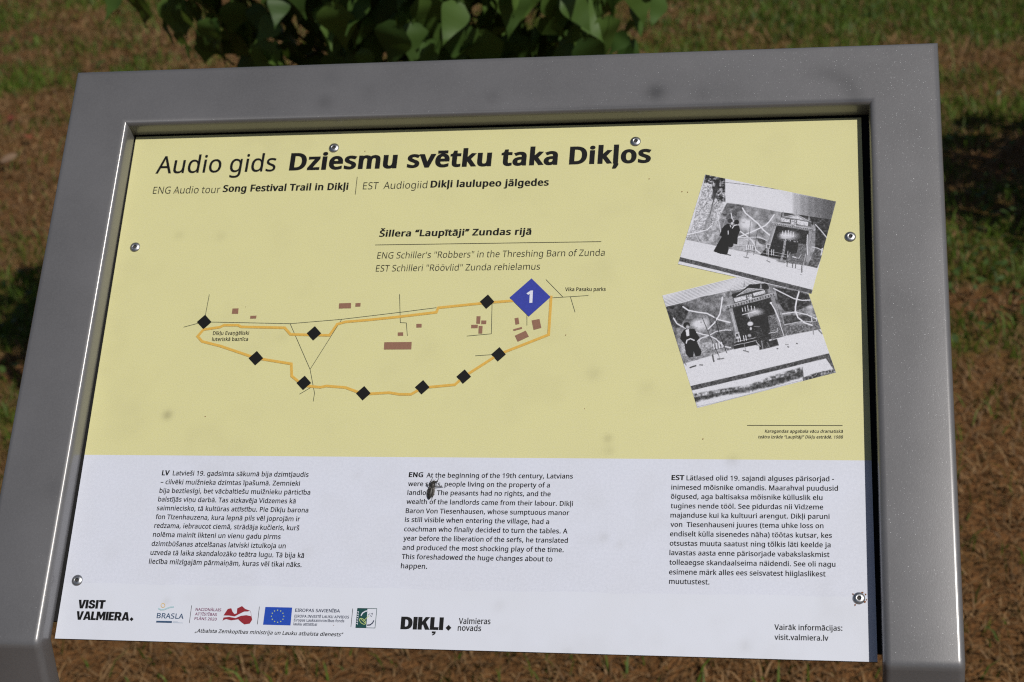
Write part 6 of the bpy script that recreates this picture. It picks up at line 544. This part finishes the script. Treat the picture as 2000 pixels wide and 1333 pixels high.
for PRT, z, sd_, nm, lb in ((PRINT_B, .2, 31, 'stage_photograph', 'lower printed photograph with a man in black standing on a stage'), (PRINT_A, .4, 53, 'stage_photograph', 'upper printed photograph with two figures in black before a stage portal')):
    G2, val = paint(PRT, 330, 250, sd_); sh = val.shape
    V = np.concatenate([G2.reshape(-1, 2) * MMS, np.full((val.size, 1), z * MMS)], 1); I = np.arange(val.size).reshape(sh)
    F = np.stack([I[:-1, :-1], I[:-1, 1:], I[1:, 1:], I[1:, :-1]], -1).reshape(-1, 4)
    o = fast_mesh(nm, V, F, PMAT, panel); o['label'] = lb
    ca = o.data.color_attributes.new('grey', 'FLOAT_COLOR', 'POINT'); c4_ = np.repeat(val.ravel()[:, None], 4, 1); c4_[:, 3] = 1; ca.data.foreach_set('color', c4_.ravel().astype(np.float32))

# rivets ---------------------------------------------------------------------
def alu():
    k = NT('bright_aluminium'); P = k.obj(); k.b.inputs['Base Color'].default_value = (.5, .51, .53, 1); k.b.inputs['Metallic'].default_value = 1
    k.l(k.math('ADD', .30, k.math('MULTIPLY', k.noise(P, 600, 3), .16)), k.b.inputs['Roughness']); k.bump(k.noise(P, 900, 2), .15, .0003); return k.m
def lathe(pr, k=28):
    V = []; F = []
    for r_, z in pr:
        for j in range(k): t = 2 * math.pi * j / k; V.append((r_ * math.cos(t) * MMS, r_ * math.sin(t) * MMS, z * MMS))
    for i in range(len(pr) - 1):
        for j in range(k): F.append((i * k + j, i * k + (j + 1) % k, (i + 1) * k + (j + 1) % k, (i + 1) * k + j))
    F.append([(len(pr) - 1) * k + j for j in range(k)]); return V, F
V, F = lathe([(5.0, .1), (5.2, .35), (5.0, .75), (4.4, 1.25), (3.5, 1.7), (2.7, 1.95), (2.1, 2.0), (1.75, 1.85), (1.6, 1.3), (1.55, .5)])
V2, F2 = lathe([(1.5, .45), (1.45, .8), (1.1, 1.0), (.6, 1.02)], 14)
AL = alu(); rv = None
for i, (x, y) in enumerate(LAY['rivets']):
    if rv is None:
        rv = local(mesh('rivet', V, F, None, [AL], angle=50)); pin = mesh('pin', V2, F2, rv, [flat_mat('dark_pin', (.05, .048, .045), .8)], smooth=True); o = rv; pn = pin
    else:
        o = rv.copy(); COL.objects.link(o); o.parent = root; pn = pin.copy(); COL.objects.link(pn); pn.parent = o
    o.matrix_local = PM_local @ Matrix.Translation((x * MMS, y * MMS, 0)) @ Matrix.Rotation(i * 1.1, 4, 'Z')
    if i == 5: o['label'] = 'rivet ringed with specks of rust'

# ------------------------------------------------------------------ the fly
FL = {k: Vector((v[0], v[1], 0)) for k, v in LAY['fly'].items()}
fr = bpy.data.objects.new('fly', None); COL.objects.link(fr)
org = FL['th1'].copy(); fr.matrix_world = PM @ Matrix.Translation(org * MMS)
tag(fr, 'dark fly with folded wings sitting on the white printed English text', 'fly')
def fpt(p_, z): return Vector(((p_.x - org.x) * MMS, (p_.y - org.y) * MMS, z * MMS))
def fmat(nm, c, r_, al=1):
    k = NT(nm); P = k.obj(); k.l(k.mix(k.ramp(k.noise(P, 700, 3), .35, .7), c, tuple(min(1, v * 3.2 + .01) for v in c)), k.b.inputs['Base Color']); k.b.inputs['Roughness'].default_value = r_; k.b.inputs['Alpha'].default_value = al
    k.bump(k.noise(P, 1500, 2), .5, .0004); return k.m
fb = fmat('fly_body', (.010, .009, .008), .45); fw = fmat('fly_wing', (.05, .045, .04), .2, .62)
# body as one lofted surface along the spine
sp = [(FL['head'] + (FL['head'] - FL['th0']) * .45, 1.8, .15), (FL['head'] + (FL['head'] - FL['th0']) * .3, 1.9, 1.25), (FL['head'], 2.1, 1.75), (FL['head'].lerp(FL['th0'], .65), 2.1, 1.2), (FL['th0'], 2.4, 1.8), (FL['th0'].lerp(FL['th1'], .5), 2.6, 2.3), (FL['th1'], 2.5, 2.2),
      (FL['th1'].lerp(FL['ab0'], .6), 2.2, 1.5), (FL['ab0'], 2.1, 1.9), (FL['ab0'].lerp(FL['ab1'], .35), 2.0, 2.25), (FL['ab0'].lerp(FL['ab1'], .7), 1.7, 1.9), (FL['ab0'].lerp(FL['ab1'], .92), 1.5, 1.1), (FL['ab1'], 1.4, .1)]
V = []; F = []; k = 14
for i, (q, z, r_) in enumerate(sp):
    d = (sp[min(i + 1, len(sp) - 1)][0] - sp[max(i - 1, 0)][0]).normalized(); s_ = Vector((-d.y, d.x, 0))
    for j in range(k):
        t = 2 * math.pi * j / k; c = fpt(q, z); V.append(tuple(c + s_ * (math.cos(t) * r_ * MMS) + Vector((0, 0, math.sin(t) * r_ * .8 * MMS))))
for i in range(len(sp) - 1):
    for j in range(k): F.append((i * k + j, i * k + (j + 1) % k, (i + 1) * k + (j + 1) % k, (i + 1) * k + j))
mesh('body', V, F, fr, [fb], smooth=True)
def chain(name, pts, rs):
    V = []; F = []
    for i in range(len(pts) - 1): tube(V, F, pts[i], pts[i + 1], rs[i] * MMS, rs[i + 1] * MMS, 6)
    mesh(name, V, F, fr, [fb], smooth=True)
for a, b, c in (('th0', 'flm', 'fl'), ('th0', 'frm', 'fr'), ('th1', 'mlm', 'ml'), ('th1', 'mrm', 'mr'), ('ab0', 'hlm', 'hl'), ('ab0', 'hrm', 'hr')):
    chain('leg', [fpt(FL[a], 2.0), fpt(FL[a].lerp(FL[b], .6), 3.0), fpt(FL[b], 2.4), fpt(FL[b].lerp(FL[c], .6), .9), fpt(FL[c], .35)], [.62, .52, .42, .3, .2])
for s_ in (-1, 1):
    h_ = FL['head'] + (FL['head'] - FL['th0']) * .4; e = h_ + (FL['head'] - FL['th0']) * .9 + Vector((s_ * 1.1, 0, 0)); chain('antenna', [fpt(h_, 2.3), fpt(e, 2.7)], [.16, .06])
for nm_, s_ in (('wl', -1), ('wr', 1)):
    r0 = FL['th1'] + Vector((s_ * 1.5, 0, 0)); e = FL[nm_]; d = (e - r0); L_ = d.length; d.normalize(); sd_ = Vector((d.y, -d.x, 0)) * (1 if s_ < 0 else -1)
    V = []; F = []; m_ = 9
    for i in range(m_):
        t = i / (m_ - 1); wv = L_ * .17 * math.sin(math.pi * min(1, .12 + t * .86)) ** .6
        for s2 in (-.4, 1): q = r0 + d * (t * L_) + sd_ * (s2 * wv); V.append(tuple(fpt(q, 3.6 - 1.6 * t - .5 * max(s2, 0))))
    for i in range(m_ - 1): b = i * 2; F.append((b, b + 1, b + 3, b + 2))
    o = mesh('wing', V, F, fr, [fw], smooth=True); sm = o.modifiers.new('thickness', 'SOLIDIFY'); sm.thickness = .00008
